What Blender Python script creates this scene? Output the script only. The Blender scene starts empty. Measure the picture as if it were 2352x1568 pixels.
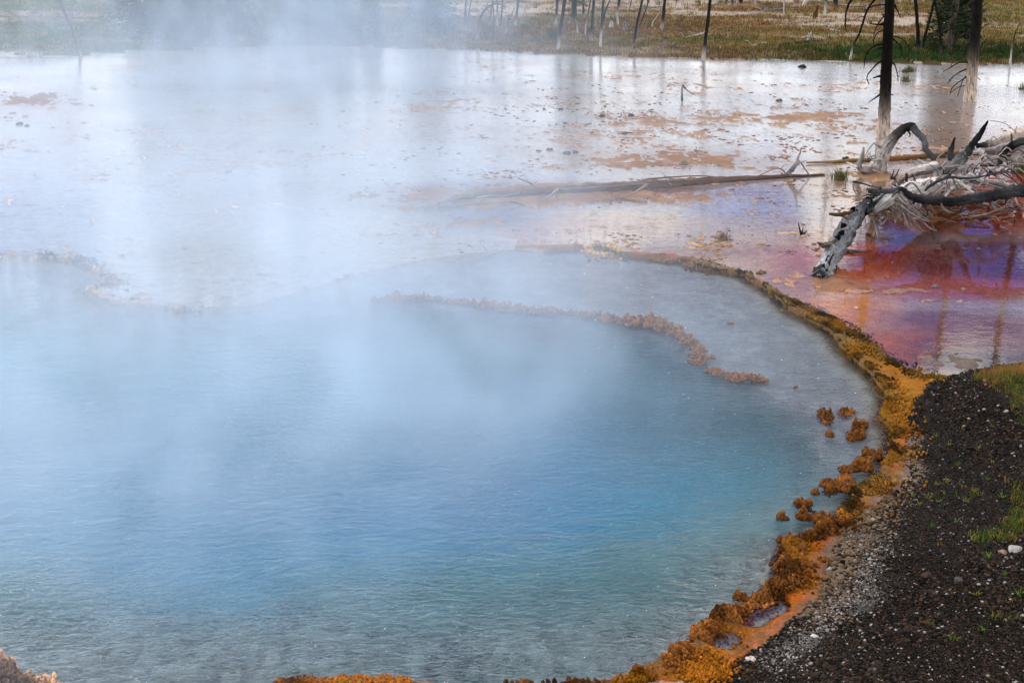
import bpy, bmesh, math, random
import numpy as np
from mathutils import Vector, Matrix, geometry
random.seed(7); rng = np.random.default_rng(7)
sc = bpy.context.scene
COL = sc.collection
RAD = math.radians

# ---------------------------------------------------------------- camera
CAM_H, PITCH, F = 4.0, RAD(18.5), 3267.0          # F in pixels of a 2352 px wide picture
cam = bpy.data.cameras.new('camera'); cam.lens = 50.0; cam.sensor_width = 36.0
cam.clip_start = 0.1; cam.clip_end = 6000
camo = bpy.data.objects.new('camera', cam); COL.objects.link(camo)
camo.location = (0, 0, CAM_H); camo.rotation_euler = (math.pi/2 - PITCH, 0, 0)
sc.camera = camo

# ---------------------------------------------------------------- world, sun, exposure
SUN_EL, SUN_AZ = 48.0, -62.0                       # azimuth from +Y towards +X, degrees
SKY_STRENGTH, CLOUD_RAD, EXPOSURE = 0.10, 17.0, 0.56
world = bpy.data.worlds.new("World"); sc.world = world; world.use_nodes = True
nt = world.node_tree; nt.nodes.clear()
def N(t, ty, **kw):
    n = t.nodes.new(ty)
    for k, v in kw.items(): setattr(n, k, v)
    return n
def L(t, a, b): t.links.new(a, b)
def math_(t, op, a, b=None, clamp=False):
    n = N(t, 'ShaderNodeMath', operation=op, use_clamp=clamp)
    for i, v in enumerate((a, b)):
        if v is None: continue
        if isinstance(v, (int, float)): n.inputs[i].default_value = v
        else: L(t, v, n.inputs[i])
    return n.outputs[0]
def ramp(t, fac, stops, interp='LINEAR'):
    n = N(t, 'ShaderNodeValToRGB'); n.color_ramp.interpolation = interp
    e = n.color_ramp.elements
    while len(e) > 1: e.remove(e[-1])
    e[0].position = stops[0][0]; e[0].color = (*stops[0][1], 1)
    for p, c in stops[1:]:
        x = e.new(p); x.color = (*c, 1)
    L(t, fac, n.inputs[0]); return n.outputs[0]
def mixc(t, fac, a, b, blend='MIX'):
    n = N(t, 'ShaderNodeMix', data_type='RGBA', blend_type=blend)
    for s, v in ((n.inputs[0], fac), (n.inputs[6], a), (n.inputs[7], b)):
        if isinstance(v, (int, float)): s.default_value = v
        elif isinstance(v, tuple): s.default_value = (*v, 1)
        else: L(t, v, s)
    return n.outputs[2]
sky = N(nt, 'ShaderNodeTexSky', sky_type='NISHITA', sun_disc=False)
sky.sun_elevation = RAD(SUN_EL); sky.sun_rotation = RAD(SUN_AZ); sky.air_density = 1.0; sky.dust_density = 0.3; sky.ozone_density = 2.5
tc = N(nt, 'ShaderNodeTexCoord')
nrm = N(nt, 'ShaderNodeVectorMath', operation='NORMALIZE'); L(nt, tc.outputs['Generated'], nrm.inputs[0])
sep = N(nt, 'ShaderNodeSeparateXYZ'); L(nt, nrm.outputs[0], sep.inputs[0])
# cloud deck seen in perspective: direction / (elevation + small)
zz = math_(nt, 'ADD', math_(nt, 'MAXIMUM', sep.outputs[2], 0.0), 0.16)
cmb = N(nt, 'ShaderNodeCombineXYZ')
L(nt, math_(nt, 'DIVIDE', sep.outputs[0], zz), cmb.inputs[0]); L(nt, math_(nt, 'DIVIDE', sep.outputs[1], zz), cmb.inputs[1])
cn = N(nt, 'ShaderNodeTexNoise'); cn.inputs['Scale'].default_value = 2.1; cn.inputs['Detail'].default_value = 7; cn.inputs['Roughness'].default_value = 0.56
cn.inputs['Distortion'].default_value = 0.5
L(nt, cmb.outputs[0], cn.inputs['Vector'])
cover = math_(nt, 'ADD', cn.outputs[0], 0.16)
def gap(az, el, r, amt):
    """an opening in the cloud deck at a direction (degrees)"""
    global cover
    d = Vector((math.sin(RAD(az))*math.cos(RAD(el)), math.cos(RAD(az))*math.cos(RAD(el)), math.sin(RAD(el))))
    dp = N(nt, 'ShaderNodeVectorMath', operation='DOT_PRODUCT'); L(nt, nrm.outputs[0], dp.inputs[0]); dp.inputs[1].default_value = d
    mr = N(nt, 'ShaderNodeMapRange', interpolation_type='SMOOTHSTEP'); L(nt, dp.outputs['Value'], mr.inputs[0])
    mr.inputs[1].default_value = math.cos(RAD(r)); mr.inputs[2].default_value = 1.0
    mr.inputs[3].default_value = 0.0; mr.inputs[4].default_value = amt
    cover = math_(nt, 'SUBTRACT', cover, mr.outputs[0])
for g_ in ((17.5, 14.6, 4.4, .34), (15, 18.5, 3.0, .26), (9.5, 13.0, 3.2, .30), (-9, 9.6, 4.0, .20), (-20, 13, 4.5, .30), (24, 19, 6, .30), (9, 18.0, 5.5, .24), (2, 27, 18, .33),
           (-30, 24, 12, .25), (-5, 45, 22, .24), (0, 80, 40, .16), (60, 35, 20, .2), (150, 40, 30, .22), (-140, 35, 30, .22)): gap(*g_)
cl = ramp(nt, cover, [(0.42, (0,0,0)), (0.60, (1,1,1))], 'EASE')
cn2 = N(nt, 'ShaderNodeTexNoise'); cn2.inputs['Scale'].default_value = 5; cn2.inputs['Detail'].default_value = 5
L(nt, cmb.outputs[0], cn2.inputs['Vector'])
ccol = ramp(nt, cn2.outputs[0], [(0.3, (CLOUD_RAD*.60, CLOUD_RAD*.62, CLOUD_RAD*.65)), (0.66, (CLOUD_RAD*1.24, CLOUD_RAD*1.24, CLOUD_RAD*1.23))])
hs = N(nt, 'ShaderNodeHueSaturation'); hs.inputs['Saturation'].default_value = 1.35; hs.inputs['Value'].default_value = 0.8
L(nt, sky.outputs[0], hs.inputs['Color'])
skc = mixc(nt, 1.0, hs.outputs[0], (0.52, 0.72, 1.5), 'MULTIPLY')
fin = mixc(nt, cl, skc, ccol)
bg = N(nt, 'ShaderNodeBackground'); bg.inputs[1].default_value = SKY_STRENGTH; L(nt, fin, bg.inputs[0])
wo = N(nt, 'ShaderNodeOutputWorld'); L(nt, bg.outputs[0], wo.inputs[0])
sun = bpy.data.lights.new('sun', 'SUN'); sun.energy = 1.9; sun.angle = RAD(9); sun.color = (1.0, 0.95, 0.88)
suno = bpy.data.objects.new('sun', sun); COL.objects.link(suno)
sd = Vector((math.sin(RAD(SUN_AZ))*math.cos(RAD(SUN_EL)), math.cos(RAD(SUN_AZ))*math.cos(RAD(SUN_EL)), math.sin(RAD(SUN_EL))))
suno.rotation_euler = sd.to_track_quat('Z', 'Y').to_euler()
sc.view_settings.view_transform = 'Standard'; sc.view_settings.look = 'None'
sc.view_settings.exposure = EXPOSURE; sc.view_settings.gamma = 1.0; sc.view_settings.use_curve_mapping = False
sc.render.engine = 'CYCLES'
cy = sc.cycles
cy.use_denoising = True; cy.max_bounces = 8; cy.diffuse_bounces = 2; cy.glossy_bounces = 3; cy.transmission_bounces = 4
cy.volume_bounces = 1; cy.transparent_max_bounces = 16; cy.volume_step_rate = 2.0; cy.volume_max_steps = 128
cy.sample_clamp_indirect = 1.6; cy.caustics_reflective = False; cy.caustics_refractive = True

# ---------------------------------------------------------------- photo geometry helpers
CP, SP = math.cos(PITCH), math.sin(PITCH)
def G(px, py, z=0.0):
    """ground point under a picture point"""
    u, v = (px-1176)/F, (784-py)/F
    d = (u, CP + v*SP, -SP + v*CP)
    t = (z - CAM_H)/d[2]
    return Vector((d[0]*t, d[1]*t, z))
def R(px, py, Y):
    """point of a picture ray at distance Y along the ground"""
    u, v = (px-1176)/F, (784-py)/F
    d = (u, CP + v*SP, -SP + v*CP); t = Y/d[1]
    return Vector((d[0]*t, Y, CAM_H + d[2]*t))
def proj(x, y):
    zc = y*CP + CAM_H*SP
    ok = zc > 1.5
    zs = np.where(ok, zc, 1.5)
    px = 1176 + F*x/zs; py = 784 - F*(y*SP - CAM_H*CP)/zs
    return px, np.where(ok, py, 6000.0)
def G2(pts): return np.array([G(a, b)[:2] for a, b in pts])

def _h(i, j, s):
    n = (i*374761393 + j*668265263 + s*1442695041) & 0xffffffff
    n = ((n ^ (n >> 13))*1274126177) & 0xffffffff
    return ((n ^ (n >> 16)) & 0xffff)/65535.0
def vn(x, y, s=0):
    xi, yi = np.floor(x).astype(np.int64), np.floor(y).astype(np.int64)
    fx, fy = x-xi, y-yi; fx = fx*fx*(3-2*fx); fy = fy*fy*(3-2*fy)
    return (_h(xi, yi, s)*(1-fx)+_h(xi+1, yi, s)*fx)*(1-fy) + (_h(xi, yi+1, s)*(1-fx)+_h(xi+1, yi+1, s)*fx)*fy
def fbm(x, y, sc_, o=4, s=0, g=0.5):
    a, t, r = 1.0, 0.0, np.zeros_like(x, dtype=float)
    x = x/sc_; y = y/sc_
    for k in range(o):
        r += a*vn(x, y, s+k*17); t += a; a *= g; x = x*2.03+11.7*y*.05; y = y*2.03-3.1
    return r/t
def sst(a, b, v):
    t = np.clip((v-a)/(b-a), 0, 1); return t*t*(3-2*t)
def dpoly(x, y, P, closed=False):
    d = np.full(x.shape, 1e9); n = len(P)
    for i in range(n if closed else n-1):
        a, b = P[i], P[(i+1) % n]; e = b-a; l = max(e@e, 1e-9)
        t = np.clip(((x-a[0])*e[0]+(y-a[1])*e[1])/l, 0, 1)
        d = np.minimum(d, np.hypot(x-a[0]-t*e[0], y-a[1]-t*e[1]))
    return d
def inside(x, y, P):
    r = np.zeros(x.shape, bool); n = len(P)
    for i in range(n):
        a, b = P[i], P[(i+1) % n]
        if a[1] == b[1]: continue
        c = ((a[1] > y) != (b[1] > y)) & (x < (b[0]-a[0])*(y-a[1])/(b[1]-a[1])+a[0])
        r ^= c
    return r

# shorelines, written as picture points and laid on the ground
RIM_IN = [(1180,572),(1250,578),(1330,572),(1400,577),(1450,590),(1500,596),(1560,600),(1600,612),(1640,622),(1700,632),(1750,660),(1795,690),(1805,708),
          (1860,735),(1915,768),(1930,795),(1960,825),(2010,870),(2030,905),(2035,935),(2020,962),(2045,985),(2040,1040),(2030,1090),(1990,1125),(1955,1150),(1925,1195),
          (1890,1225),(1845,1240),(1800,1258),(1790,1290),(1820,1325),(1800,1345),(1740,1375),(1690,1410),(1610,1440),(1592,1485),(1540,1512),(1470,1545),(1400,1572)]
RIM_OUT = [(1180,566),(1330,564),(1450,582),(1560,590),(1640,612),(1700,624),(1800,684),(1870,715),(1930,746),(2000,796),(2060,838),(2110,868),(2165,868)]
BANK = [(2330,838),(2250,850),(2165,868),(2120,900),(2080,950),(2090,1005),(2062,1055),(2095,1085),(2060,1130),(1985,1190),(1935,1235),(1905,1290),(1900,1350),(1880,1385),
        (1800,1450),(1740,1490),(1690,1530),(1640,1575)]
POOL_P = [(-1500,560),(-60,583),(60,588),(170,597),(232,622),(265,650),(215,664),(225,680),(290,692),(380,702),(560,705),(700,668),(830,628),(960,598),(1080,582)] + RIM_IN + \
         [(1180,1600),(960,1572),(900,1560),(850,1566),(650,1570),(600,1600),(300,1620),(110,1590),(60,1560),(0,1532),(-150,1500),(-1500,1450)]
INNER_L = [(-300,576),(0,583),(100,590),(170,597),(232,622),(265,650),(215,664),(225,680),(290,692),(380,702),(430,714)]
INNER = [(430,714),(600,712),(760,706),(880,688),(980,686),(1090,697),(1180,713),(1300,720),(1400,732),(1480,740),(1530,756),(1580,785),(1610,806),(1600,832),(1640,850),(1690,868),(1750,872)]
DEEP_P = [(-1500,560),(0,590),(170,602),(240,655),(205,675),(430,722),(760,712),(980,692),(1180,718),(1400,738),(1530,765),(1610,830),(1690,876),(1760,885),
          (1850,935),(1895,1000),(1885,1080),(1800,1150),(1650,1220),(1400,1270),(900,1300),(560,1310),(-100,1300),(-1500,1250)]
FAR_P = [(-2500,190),(-400,140),(0,131),(100,134),(185,127),(320,118),(450,112),(700,104),(850,107),(1060,116),(1300,126),(1620,138),(1900,142),(2352,150),(3200,170),(6000,230)]
w_rim_in, w_rim_out, w_bank, w_pool, w_deep, w_inner, w_innerl, w_far = map(G2, (RIM_IN, RIM_OUT, BANK, POOL_P, DEEP_P, INNER, INNER_L, FAR_P))
shore_edge = G2([(1180,1585),(960,1572),(900,1560),(650,1570),(600,1600),(300,1620),(110,1590),(60,1560),(0,1532),(-150,1500),(-1500,1450)])
bank_poly = np.vstack([[[60, w_bank[0][1]+1.0]], w_bank, G2([(1400,1590)]), shore_edge, [[-60, 6.5]], [[-60,-60]], [[60,-60]]])
band_poly = np.vstack([w_rim_in, G2([(1640,1575)]), w_bank[::-1][:-2], w_rim_out[::-1]])

def blob(px, py, cx, cy_, rx, ry, s=1.0):
    return np.exp(-(((px-cx)/rx)**2 + ((py-cy_)/ry)**2)*s)
def lerpc(c, col, m): return c*(1-m[:, None]) + np.array(col)*m[:, None]

def terrain(x, y, want_col=False):
    """height of the ground (and its colour, with some mirrored sky painted in) at points x, y"""
    x = np.asarray(x, float); y = np.asarray(y, float)
    px, py = proj(x, y)
    wx = x + (fbm(x, y, .35, 3, 91)-.5)*.22; wy = y + (fbm(x, y, .35, 3, 92)-.5)*.22
    sx, sy = x + (fbm(x, y, .12, 3, 93)-.5)*.09, y + (fbm(x, y, .12, 3, 94)-.5)*.09
    pool = inside(x, y, w_pool); deep = inside(wx, wy, w_deep); dd = dpoly(wx, wy, w_deep, True)
    bank = inside(sx, sy, bank_poly); band = inside(sx, sy, band_poly) & ~bank
    far_y = np.interp(x, w_far[:, 0], w_far[:, 1]) + (fbm(x, y*0, .7, 3, 5)-.5)*.5
    far = y > far_y; dfar = y-far_y
    n1 = fbm(x, y, 1.6, 5, 1); n2 = fbm(x, y, .33, 5, 2, .6); n3 = fbm(x, y, .09, 3, 3)
    # terrace: a skin of water over sinter, with mats standing just proud of it
    em = (blob(px, py, 1560, 366, 190, 17)*.50 + blob(px, py, 1290, 385, 180, 12)*.30 + blob(px, py, 1330, 450, 330, 17)*.85 + blob(px, py, 1070, 456, 190, 20)*.40
          + blob(px, py, 60, 228, 95, 15)*.5 + blob(px, py, 260, 238, 120, 7)*.3 + blob(px, py, 990, 240, 110, 22)*.35 + blob(px, py, 560, 385, 170, 22)*.25
          + blob(px, py, 1840, 268, 90, 9)*.42 + blob(px, py, 1560, 300, 330, 60)*.21 + blob(px, py, 1850, 250, 300, 60)*.20 + blob(px, py, 1120, 505, 90, 22)*.30
          + blob(px, py, 1480, 578, 330, 14)*.22 + blob(px, py, 1190, 560, 45, 18)*.3 + blob(px, py, 150, 330, 200, 50)*.10 + blob(px, py, 330, 440, 180, 22)*.17
          + blob(px, py, 2150, 505, 150, 10)*.28 + blob(px, py, 1820, 650, 70, 16)*.25 + blob(px, py, 2060, 667, 130, 6)*.34 + blob(px, py, 2200, 690, 200, 5)*.34 + blob(px, py, 2240, 835, 130, 16)*.34
          + blob(px, py, 1950, 455, 110, 15)*.18 + blob(px, py, 800, 160, 500, 30)*.03 + blob(px, py, 1700, 470, 300, 30)*.05 + blob(px, py, 2010, 405, 60, 9)*.45
          - blob(px, py, 1720, 600, 130, 28)*.2 - blob(px, py, 2200, 600, 160, 50)*.25 - blob(px, py, 2100, 760, 150, 50)*.25 - blob(px, py, 800, 300, 250, 50)*.1)
    e = (n2-.5)*1.0 + (n3-.5)*.75 + (n1-.5)*.5 + em
    eh = sst(.20, .42, e)
    h = -.020 + .030*eh + .006*(n3-.5)
    # lines of crust between terrace pans
    pan = np.abs(fbm(x, y, .9, 3, 33)-.5)
    crust = (1-sst(.0, .02, pan))*sst(.48, .6, fbm(x, y, 2.5, 2, 34))*(py > 300)
    h = np.maximum(h, np.where(crust > .5, -.001+.004*n3, -1))
    # pool bed
    low = sst(950, 1300, py)
    upl = 1-sst(640, 760, py)
    shelf = -(.055 + .05*n1)*(1-.4*upl) - .03*(n2-.5) - low*(.04+.10*n1)
    dpt = 1.35*sst(0, 1.9, np.maximum(dd-.5*n1*(py > 1000), 0)) + .45*sst(0, .35, dd)*(1-sst(1000, 1150, py))
    dpt += .7*blob(px, py, 480, 1200, 190, 85) + .7*blob(px, py, 1330, 900, 260, 100) + .4*blob(px, py, 250, 1150, 120, 60)
    dpt *= .75+.5*fbm(x, y, .8, 3, 12)
    hp = shelf - np.where(deep, dpt, 0.0) - low*(.42-.20*sst(1300, 1500, py))*np.where(deep, 1.0, np.exp(-dd/.55))
    edge = dpoly(x, y, w_pool, True)
    hp = np.maximum(hp, -(.03 + edge*(.10+.65*np.maximum(sst(640, 900, py), sst(1050, 1350, px)))) - .02*n3)
    h = np.where(pool, hp, h)
    # orange and brown rim that holds the pool in
    dri = dpoly(sx, sy, w_rim_in)
    rim = (.012+.014*sst(900, 1200, py))*np.exp(-(dri/.06)**2)*(.5+n3)*sst(1300, 1560, px)
    h = np.where(band, .012 + .02*(n2) + .010*n3 + rim, h + rim*.6)
    basin = np.clip(1.6*(blob(px+(n2-.5)*30, py+(n3-.5)*12, 1772, 1390, 34, 18)+blob(px+(n2-.5)*30, py, 1732, 1414, 34, 20)+blob(px+(n2-.5)*30, py, 1662, 1470, 30, 17)), 0, 1)
    h = np.where(band, h*(1-basin)-.06*basin, h)
    dil = dpoly(sx, sy, w_innerl)
    h = np.where((px < 460) & (dil < .4), np.maximum(h, -.30+.31*np.exp(-(dil/.20)**2)*(.70+.5*n3)), h)
    # gravel bank
    db = dpoly(x, y, np.vstack([w_bank, G2([(1400,1590)]), shore_edge]))
    h = np.where(bank, .02 + .16*sst(0, .8, db) + .16*sst(.5, 4, db) + .03*(n2-.5) + .012*(n3-.5), h)
    # far meadow
    h = np.where(far, .04*sst(0, .5, dfar) + .10*(n1-.3)*sst(0, 3, dfar) + .05*n2*sst(0, 1.5, dfar) + np.clip(dfar-30, 0, 1e9)*.004, h)
    if not want_col: return h
    c = np.tile(np.array([.74, .71, .66]), (len(x), 1))
    c = lerpc(c, (.62,.47,.36), sst(.45, .6, n1)*.6)
    for cx, cy_, rx, ry, col, a in (
        (700,590,480,60,(.62,.55,.42),.9), (520,470,200,45,(.62,.47,.36),.7), (1400,520,230,42,(.92,.66,.40),1), (1330,535,120,40,(.90,.52,.26),.7), (1750,585,280,55,(.90,.68,.38),1),
        (1210,545,40,30,(.62,.26,.05),.9), (1500,578,300,14,(.50,.26,.09),.6), (1350,440,480,26,(.26,.12,.055),.95), (1720,470,150,30,(.40,.38,.50),.5),  # last one: blue sky reflection painted into the bed as lavender
        (1560,366,240,26,(.36,.20,.10),.9), (1040,470,180,30,(.24,.17,.12),.8), (1120,508,90,26,(.20,.14,.09),.85), (60,228,130,22,(.38,.18,.08),.8),
        (2060,440,200,50,(.34,.17,.08),.8), (2000,605,190,48,(.80,.095,.003),1), (2180,500,260,45,(.22,.050,.010),1), (2330,430,90,80,(.36,.03,.004),1), (2270,600,270,70,(.12,.025,.03),.97), (2200,665,200,26,(.42,.10,.09),.9),
        (2270,765,150,50,(.34,.21,.13),.9), (1930,715,115,50,(.88,.34,.09),1), (2070,805,115,48,(.75,.22,.03),1), (2150,730,110,26,(.22,.09,.09),.8), (1850,640,90,40,(.60,.30,.14),.8), (2260,780,200,60,(.26,.10,.06),.9), (2300,835,200,30,(.07,.045,.03),.9),
        (0,135,150,16,(.42,.40,.34),.9), (2200,300,90,90,(.50,.30,.22),.6)):
        m = np.clip(1.5*blob(px+(n2-.5)*70, py+(n1-.5)*26, cx, cy_, rx, ry), 0, 1)*a
        c = lerpc(c, col, m)
    # standing mats
    mat = np.array([.16, .075, .032])*1.0; red = np.clip(blob(px, py, 2150, 600, 350, 130)*1.5 + blob(px, py, 2240, 845, 170, 40)*1.6, 0, 1)
    mat = mat[None, :]*(.65+.8*fbm(x, y, .07, 3, 101))[:, None]; mat = lerpc(mat, (.28,.17,.08), sst(.5, .7, fbm(x, y, .22, 3, 102))*.5)
    c = c*(1-(eh*.9*(1-red))[:, None]) + mat*(eh*.9*(1-red))[:, None]; c = lerpc(c, (.11,.085,.07), eh*red*.8)
    c = lerpc(c, (.40,.20,.10), np.clip(crust, 0, 1)*.7*(~pool))
    # pool bed, deep part painted brighter for light scattered in the water
    bedc = (lerpc(np.tile(np.array([.45, .42, .46]), (len(x), 1)), (.44,.40,.37), low)*(1+.75*(deep*sst(.2, 1.2, dd)))[:, None])*(.62+.55*n2)[:, None]*(.8+.35*n3)[:, None]
    bedc = lerpc(bedc, (.62,.52,.38), np.clip(blob(px, py, 600, 620, 300, 60), 0, 1))
    bedc = lerpc(bedc, (.60,.47,.33), (1-sst(0, .3, edge))*(py < 1200)*.7)
    st = sst(.60, .68, fbm(x, y, .28, 3, 44))*sst(1250, 1450, py)
    bedc = lerpc(bedc, (.12,.12,.11), st*.55)
    c = np.where(pool[:, None], bedc, c)
    # rim band: olive-brown crust to the pool, orange mat, pale crust to the gravel
    db2 = dpoly(sx, sy, w_bank)
    bc = np.tile(np.array([.40, .13, .010]), (len(x), 1))
    bc = lerpc(bc, (.62,.13,.004), sst(.45, .6, n2)); bc = lerpc(bc, (.40,.17,.010), sst(.5, .68, n1)*.8)
    bc = lerpc(bc, (.24,.13,.05), (1-sst(0, .16, dri))*.9)
    bc = lerpc(bc, (.20,.14,.05), blob(px, py, 1930, 770, 140, 50)*.7)
    bc = lerpc(bc, (.26,.15,.10), (1-sst(.02, .11, db2))*(py > 1050)*sst(.35, .55, n1+.12))
    bc = bc*.50*(.7+.6*n3)[:, None]; bc = lerpc(bc, (.34,.31,.27), sst(.4, .8, basin))
    c = lerpc(c, (.13,.075,.028), (1-sst(.04, .15, dri))*(px > 1250))
    c = np.where(band[:, None], bc, c)
    c = lerpc(c, (.30,.17,.08), np.exp(-(dil/.16)**2)*(px < 470)*.8)
    # gravel bank
    g = np.tile(np.array([.009, .007, .006]), (len(x), 1))*(.5+1.1*n3)[:, None]
    g = lerpc(g, (.30,.21,.16), (1-sst(.0, .16, db))*.8*sst(.35, .6, n1)*(py > 1000))
    pale = dpoly(wx, wy, G2([(1990,1250),(1976,1300),(1976,1362),(1942,1420),(1823,1488),(1760,1540)]))
    g = lerpc(g, (.12,.11,.10), np.exp(-(pale/.12)**2)*.8)
    gr = gmask(px, py, x, y)
    g = lerpc(g, (.035,.045,.008), gr*.8)
    c = np.where(bank[:, None], g, c)
    # meadow
    mpx = px
    m = np.tile(np.array([.125, .085, .022]), (len(x), 1))
    s1 = fbm(x*.45, y, 1.1, 5, 51, .6); s2 = fbm(x*.35, y, 2.6, 4, 52); s3 = fbm(x*.5, y, .4, 4, 53)
    m = lerpc(m, (.050,.075,.012), sst(.50, .60, s1)); m = lerpc(m, (.12,.055,.018), sst(.46, .60, s2)*.8)
    gl = sst(420, 250, mpx) if False else 1-sst(300, 700, mpx)
    m = lerpc(m, (.055,.10,.02), gl*.85)
    whitem = sst(.52, .60, fbm(x*.3, y, 1.3, 5, 54, .6) + .20*blob(px, py, 1200, 12, 300, 22) + .13*blob(px, py, 2200, 50, 330, 45) + .1*blob(px, py, 500, 40, 300, 40) + .09*blob(px, py, 1900, 60, 300, 40) - .12
                 + .25*blob(px, py, 100, 38, 280, 4) + .18*blob(px, py, 700, 20, 250, 8) + .30*blob(px, py, 1400, -12, 500, 14))*sst(0, 1.2, dfar)
    m = lerpc(m, (.34,.28,.22), whitem*.8); m = lerpc(m, (.20,.10,.05), sst(.5, .7, s3)*.45)
    m = lerpc(m, (.015,.032,.006), np.clip(1.6*blob(px, py, 2130, 128, 260, 20), 0, 1)*(1-sst(1.5, 6, dfar))*.9)
    m = lerpc(m, (.05,.03,.012), (1-sst(0, .22, dfar))*.8)
    m = lerpc(m, (.42,.41,.38), blob(px, py, 20, 130, 110, 8)*.9)
    c = np.where(far[:, None], m, c)
    return h, np.clip(c, 0, 1)

def gmask(px, py, x, y):
    """where low plants grow on the gravel bank"""
    n = fbm(x, y, .5, 4, 71, .6); n2 = fbm(x, y, .12, 2, 72)
    m = .035 + (blob(px, py, 2310, 900, 75, 45)*1.1 + blob(px, py, 2350, 960, 40, 70)*.9 + blob(px, py, 2345, 1090, 50, 60)*.35 + blob(px, py, 2340, 1230, 45, 60)*.55 + blob(px, py, 2245, 1300, 30, 14)*.7
         + blob(px, py, 2300, 1290, 60, 40)*.45 + blob(px, py, 2200, 1050, 130, 150)*.13 + blob(px, py, 2250, 1480, 130, 90)*.22 + sst(2352, 2500, px)*.22*sst(840, 900, py)*(1-sst(1500, 1900, py)))
    return sst(.35, .75, m + (n-.5)*1.0 + (n2-.5)*.3)

# ---------------------------------------------------------------- materials
def newmat(name):
    m = bpy.data.materials.new(name); m.use_nodes = True; t = m.node_tree; t.nodes.clear()
    o = N(t, 'ShaderNodeOutputMaterial'); return m, t, o
def attr(t, name, ty='GEOMETRY'):
    n = N(t, 'ShaderNodeAttribute', attribute_name=name, attribute_type=ty); return n.outputs['Color']
def noise(t, scale, detail=4, rough=.55, vec=None, dist=0.0):
    n = N(t, 'ShaderNodeTexNoise'); n.inputs['Scale'].default_value = scale; n.inputs['Detail'].default_value = detail
    n.inputs['Roughness'].default_value = rough; n.inputs['Distortion'].default_value = dist
    if vec is None: vec = N(t, 'ShaderNodeNewGeometry').outputs['Position']
    L(t, vec, n.inputs['Vector']); return n.outputs[0]
def bump(t, h, dist, strength=1.0, prev=None):
    b = N(t, 'ShaderNodeBump'); b.inputs['Distance'].default_value = dist; b.inputs['Strength'].default_value = strength
    L(t, h, b.inputs['Height'])
    if prev: L(t, prev, b.inputs['Normal'])
    return b.outputs[0]
def scale_vec(t, v):
    g = N(t, 'ShaderNodeNewGeometry'); m = N(t, 'ShaderNodeVectorMath', operation='MULTIPLY'); L(t, g.outputs['Position'], m.inputs[0]); m.inputs[1].default_value = v
    return m.outputs[0]
def princ(t, o, col, rough=.8, nrm_=None, spec=.3):
    p = N(t, 'ShaderNodeBsdfPrincipled')
    if isinstance(col, tuple): p.inputs['Base Color'].default_value = (*col, 1)
    else: L(t, col, p.inputs['Base Color'])
    if isinstance(rough, float): p.inputs['Roughness'].default_value = rough
    else: L(t, rough, p.inputs['Roughness'])
    p.inputs['Specular IOR Level'].default_value = spec
    if nrm_: L(t, nrm_, p.inputs['Normal'])
    L(t, p.outputs[0], o.inputs[0]); return p

def mat_ground():
    m, t, o = newmat('ground')
    n1 = noise(t, 9, 6, .65); n2 = noise(t, 60, 4, .6)
    v = N(t, 'ShaderNodeTexVoronoi'); v.inputs['Scale'].default_value = 34; L(t, N(t, 'ShaderNodeNewGeometry').outputs['Position'], v.inputs['Vector'])
    f = ramp(t, n2, [(.3, (.55,.55,.55)), (.7, (1.3,1.3,1.3))]); f1 = ramp(t, n1, [(.3, (.75,.75,.75)), (.7, (1.2,1.2,1.2))])
    c = mixc(t, 1, attr(t, 'Col'), f, 'MULTIPLY'); c = mixc(t, 1, c, f1, 'MULTIPLY')
    b = bump(t, n2, .012, .8); b = bump(t, v.outputs['Distance'], .010, .6, b)
    princ(t, o, c, .80, b, .07); return m
def mat_wood():
    m, t, o = newmat('dead_wood')
    tcn = N(t, 'ShaderNodeTexCoord')
    uv = N(t, 'ShaderNodeVectorMath', operation='MULTIPLY'); L(t, N(t, 'ShaderNodeUVMap').outputs[0], uv.inputs[0]); uv.inputs[1].default_value = (7, 2.2, 1)
    n1 = noise(t, 3.2, 6, .65, uv.outputs[0], .3); n2 = noise(t, 40, 3, .6)
    f = ramp(t, n1, [(.34, (.16,.15,.145)), (.48, (.85,.85,.85)), (.70, (1.35,1.3,1.25))])
    c = mixc(t, 1, attr(t, 'Col'), f, 'MULTIPLY')
    b = bump(t, n1, .02, .9); b = bump(t, n2, .004, .6, b)
    princ(t, o, c, .85, b, .05); return m
def mat_inst(name, r=.7, sc1=40, lo=.6, hi=1.3, spec=.3, ty='INSTANCER', bd=.006):
    m, t, o = newmat(name)
    n2 = noise(t, sc1, 4, .6)
    f = ramp(t, n2, [(.3, (lo,)*3), (.7, (hi,)*3)])
    c = mixc(t, 1, attr(t, 'Col', ty), f, 'MULTIPLY')
    princ(t, o, c, r, bump(t, n2, bd, .8), spec); return m
def mat_grass():
    m, t, o = newmat('plant')
    p = princ(t, o, attr(t, 'Col'), .6, None, .2)
    tr = N(t, 'ShaderNodeBsdfTranslucent'); L(t, attr(t, 'Col'), tr.inputs[0])
    mx = N(t, 'ShaderNodeMixShader'); mx.inputs[0].default_value = .25; L(t, p.outputs[0], mx.inputs[1]); L(t, tr.outputs[0], mx.inputs[2]); L(t, mx.outputs[0], o.inputs[0])
    return m
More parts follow.
